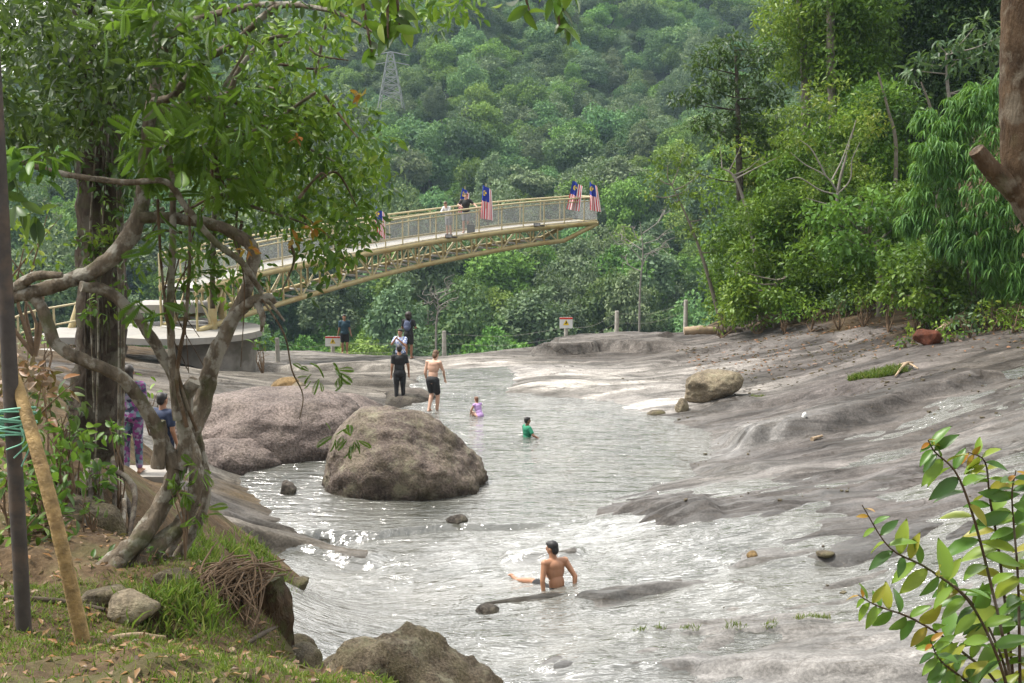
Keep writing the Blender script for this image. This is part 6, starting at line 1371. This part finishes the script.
for px_, py_, Yd, rp in bm_cl:
    c_ = P(px_, py_, Yd); r = rp * scale_at(Yd); cl_t = .5 + .16 * r_.randn()
    for q in range(46):
        dv = unit(r_.normal(size=3)); dv[1] -= .3; h_ = c_ + dv * r * (.35 + .75 * r_.rand()); k = 8; an = r_.rand(k) * 6.28; d = np.stack([np.cos(an), np.sin(an), -.35 - .8 * r_.rand(k)], 1)
        nr = np.stack([np.cos(an) * .4, np.sin(an) * .4, np.ones(k)], 1) + r_.normal(size=(k, 3)) * .2
        leaves(mb, np.repeat(h_[None], k, 0) + r_.normal(size=(k, 3)) * .03, d, nr, .24 + .26 * r_.rand(k), .055, TB, np.full(k, cl_t + .16 * r_.randn()) + .15 * r_.randn(k))
for q in range(9):
    a = np.array(bt.location) + (r_.normal() * .4, r_.normal() * .3, 0); c_ = P(*bm_cl[q * 2][:3]); lb.tube([a, a * .4 + c_ * .6 + (0, 0, .7), c_], [.05, .035, .012], 6)
lb.part('stem', M['bark_far'], bt); mb.part('leaves', G['bamboo'], bt)

# low shrubs and ferns along the top of the slab
sh_spots = [(722, 318, 46, 12), (757, 316, 45.5, 13), (785, 312, 44, 11), (812, 306, 43, 14), (840, 300, 42, 12), (865, 296, 41, 13), (890, 296, 40, 15), (915, 300, 39, 14), (942, 302, 38, 15), (968, 306, 36.5, 14), (992, 312, 35.5, 15), (1018, 318, 34.5, 15), (905, 340, 35.4, 7), (946, 326, 35.6, 10), (970, 322, 35, 11), (915, 330, 36, 7), (1005, 296, 37, 18), (1030, 300, 36, 18), (955, 333, 34.8, 7)]
words = ['yellow green', 'dark glossy', 'fresh green', 'olive', 'pale']; wh = ['next to the charred log', 'beside the slender leaning tree', 'under the lighter green tree', 'at the top of the slab under the rounded tree', 'where the leaf litter begins', 'on the litter strewn edge of the slab', 'under the low bright leaved tree', 'behind the fallen branch', 'behind the propped branch', 'under the hanging bush tree', 'below the bamboo', 'on the slab edge at the side of the view', 'touching the rust red rock', 'in front of the propped branch', 'on the slab under the bamboo', 'just above the rust red rock', 'in the shade below the bamboo stems', 'under the near brown trunk', 'between the rust red rock and the propped branch']
for k_, (px_, py_, Yd, rp) in enumerate(sh_spots):
    mt_ = ['bank_yellow', 'bank_mid', 'fern', 'bank_mid', 'bank_blue'][k_ % 5]; c_ = P(px_, py_, Yd)
    plant(px_, py_ + rp * .1, Yd, rp * 1.45, mt_, .15, 'low ' + words[k_ % 5] + ' shrub ' + wh[k_], 400 + k_, TL, 8.0, 'shrub', 'shrub', gz=gz(c_[0], Yd) , group='low shrubs along the top of the slab')
# grass tuft, moss and litter on the slab
def scatter(px, py, Y0, rx, ry, n):
    c_ = onslab(px, py, Y0); a = rg.rand(n) * 6.28; q = rg.rand(n) ** .5; x = c_[0] + rx * q * np.cos(a); y = c_[1] + ry * q * np.sin(a); return np.stack([x, y, hfull(x, y) + (.05 if py > 600 else 0)], 1)
grass_at(1500, lambda n: np.vstack([scatter(876, 376, 31, .75, .45, n), scatter(893, 374, 31, .4, .3, n // 3)]), .10, .26, G['grass'], 'grass_tuft', 'round tuft of bright grass growing on the slab')
grass_at(420, lambda n: np.vstack([scatter(758, 397, 32, .22, .12, 90), scatter(770, 628, 17, .12, .05, 60), scatter(800, 622, 17, .10, .05, 60), scatter(818, 621, 17, .18, .05, 110), scatter(735, 629, 17, .18, .05, 80), scatter(690, 632, 17, .15, .05, 60), scatter(640, 634, 17, .1, .04, 50), scatter(660, 632, 17, .1, .04, 40)]), .03, .10, G['grass'], 'moss_tufts', 'little green tufts along the seam of the pale wet slab')
n = 1500; x = 6 + 13 * rg.rand(n); y = 31 + 13 * rg.rand(n); k = (y - 34 > (14.5 - x) * .55 - 1.2 + rg.randn(n) * 1.3); x, y = x[k], y[k]; n = len(x); mb = MB(); nr = rg.normal(size=(n, 3)) * .4; nr[:, 2] += 1
d = rg.normal(size=(n, 3)); d[:, 2] *= .2
leaves(mb, np.stack([x, y, hfull(x, y) + .025], 1), d, nr, .10 + .10 * rg.rand(n), .07, TD, rg.rand(n)); tag(link('slab_litter', mb.mesh('slab_litter', G['deadleaf'])), 'dead leaves strewn along the top of the slab', 'leaf litter', None, 'stuff')

# grit and chips of stone lying on the slab
mb = MB(); n = 700; x = 1 + 15 * rg.rand(n * 2); y = 17 + 24 * rg.rand(n * 2); g_ = fbm(x * .35, y * .8, 3, 2); k = (g_ > .1) & (hfull(x, y) > hbase(x, y) - .5) & (x > 3.2 + .0 * y); x, y = x[k], y[k]; z = hfull(x, y); r_ = np.random.RandomState(12)
cube = np.array([(a, b, c_) for a in (-1, 1) for b in (-1, 1) for c_ in (-1, 1)], float); cf = np.array([(0, 1, 3, 2), (4, 6, 7, 5), (0, 4, 5, 1), (2, 3, 7, 6), (0, 2, 6, 4), (1, 5, 7, 3)])
for q in range(len(x)): mb.add(cube * (.012 + .035 * r_.rand() ** 3) * (1, .8, .6) * (.7 + .6 * r_.rand(8, 3)) @ rotm(0, 0, 6 * r_.rand()).T + (x[q], y[q], z[q] + .006), cf)
tag(link('stone_grit', mb.mesh('stone_grit', M['moss_rock'], smooth=False)), 'small stone chips and grit strewn over the slab', 'grit', None, 'stuff')

# dead white trees standing among the forest beyond the rim
for (px_, py_, Yd, hgt, lab) in ((640, 290, 105, 8.0, 'bare white dead tree above the dark slab post'), (436, 330, 100, 5.0, 'bare white dead tree behind the thin rope post')):
    f0 = P(px_, py_, Yd); r_ = np.random.RandomState(int(px_)); b = MB(); b.tube([f0 - (0, 0, 6), f0, f0 + (.2, 0, hgt * .4), f0 + (-.1, 0, hgt * .75)], [.11, .09, .06, .02], 6)
    for q in range(8):
        a = f0 + (.15, 0, hgt * (.2 + .06 * q)); dv = np.array(((1 if q % 2 else -1) * (.4 + .7 * r_.rand()), r_.normal() * .4, .35 + .7 * r_.rand())) * hgt * .26; m_ = a + dv * .5 + r_.normal(size=3) * .25; b.tube([a, m_, a + dv], [.05, .035, .012], 5)
        for z in range(4):
            s0_ = m_ + (a + dv - m_) * z / 4; b.tube([s0_, s0_ + r_.normal(size=3) * .25 + dv * .12, s0_ + r_.normal(size=3) * .45 + dv * .25 + (0, 0, .2)], [.03, .022, .012], 4)
    b.thing('dead_tree', M['bark_white'], f0 - (0, 0, 6), lab, 'tree')

# ------------------------------------------------------------------ near brown trunk at the picture's edge
nt = np.array((2.62, 5.0, bank(2.62, 5.0) - .15)); n_ = empty('brown_trunk_tree', nt, 0, 'near smooth brown trunk with a cut stub branch', 'tree'); N5 = 5.0; w5 = lambda p_: p_ / 2 * .8 * scale_at(N5)
MB().tube([nt, P(1105, 330, 5.05), P(1056, 240, N5), P(1026, 190, N5), P(1019, 140, N5), P(1019, 70, N5), P(1020, 0, N5), P(1024, -90, N5), P(1030, -330, N5)], [w5(54), w5(48), w5(46), w5(44), w5(44), w5(40), w5(38)], 18, 60, True, .05, rg).part('trunk', M['bark_brown'], n_)
MB().tube([P(1022, 196, N5), P(994, 172, 4.97), P(976, 150, 4.95)], [w5(30), w5(24), w5(20)], 12, 10, True, .06, rg).part('stub_branch', M['bark_brown'], n_)
for a in ([(1016, -120), (960, -220), (880, -300)], [(1020, -200), (1090, -280), (1160, -330)]): MB().tube([P(q[0], q[1], N5) for q in a], [w5(20), w5(14), w5(6)], 9).part('limb', M['bark_brown'], n_)
crown(n_, 'crown', 'canopy', [(870, -320, 5, 70), (950, -330, 5.2, 80), (1040, -380, 5, 90), (1150, -340, 5.3, 80), (1000, -420, 5.6, 90)], .13, 4.0, 51)

# ------------------------------------------------------------------ the shrub in front
sb = np.array((2.05, 4.5, bank(2.05, 4.5) - .05)); s0 = empty('broad_leaved_shrub', sb, 0, 'near shrub with glossy green leaves and rusty young tips', 'shrub')
stems = [[(1010, 700), (975, 610), (930, 570), (890, 548), (862, 505)], [(1012, 690), (985, 560), (960, 480), (935, 452), (928, 440)], [(1015, 700), (1000, 560), (990, 500), (985, 462), (968, 452)], [(1005, 700), (960, 650), (915, 620), (878, 606), (858, 595)], [(1020, 690), (1018, 580), (1012, 500), (1016, 470)],
         [(1000, 710), (965, 680), (940, 660), (930, 640)], [(1030, 690), (1040, 560), (1030, 470)], [(1012, 700), (990, 630), (960, 590), (935, 575)]]
r_ = np.random.RandomState(62); mb = MB(); mbt = MB()
for k_, stp in enumerate(stems):
    Yd = 4.5 + .35 * (r_.rand() - .5); Q = [sb + (0, 0, .02)] + [P(q[0], q[1], Yd - .04 * i) for i, q in enumerate(stp)]; MB().tube(Q, [.008, .006, .004, .002], 6).part('stem', M['bark_brown'], s0)
    cv = catmull(Q, 60); n = 22 + int(8 * r_.rand()); ii = np.linspace(18, 58, n).astype(int)
    for j, i in enumerate(ii):
        tg_ = unit(cv[min(59, i + 1)] - cv[i - 1]); sd_ = np.cross(tg_, (0, 1, 0)) * (1 if j % 2 else -1); d = unit(tg_ * .35 + sd_ * .8 + np.array((0, r_.normal() * .4 - .1, -.25)) + r_.normal(size=3) * .22)
        tipf = (i - 18) / 40.; L = (.14 - .075 * tipf ** 2) * (.75 + .5 * r_.rand()); tn = .5 + .2 * r_.randn(); tgt = mb
        if tipf > .92: tn = .92 + .08 * r_.rand(); L *= .75
        elif r_.rand() < .12: tn = .72 + .12 * r_.rand()
        nr = np.array((r_.normal() * .35, -.45, .75 + .3 * r_.normal())); leaves(tgt, cv[i][None], d[None], nr[None], np.array([L]), np.array([L * .38]), TL, np.array([tn]))
mb.part('leaves', G['shrub'], s0)
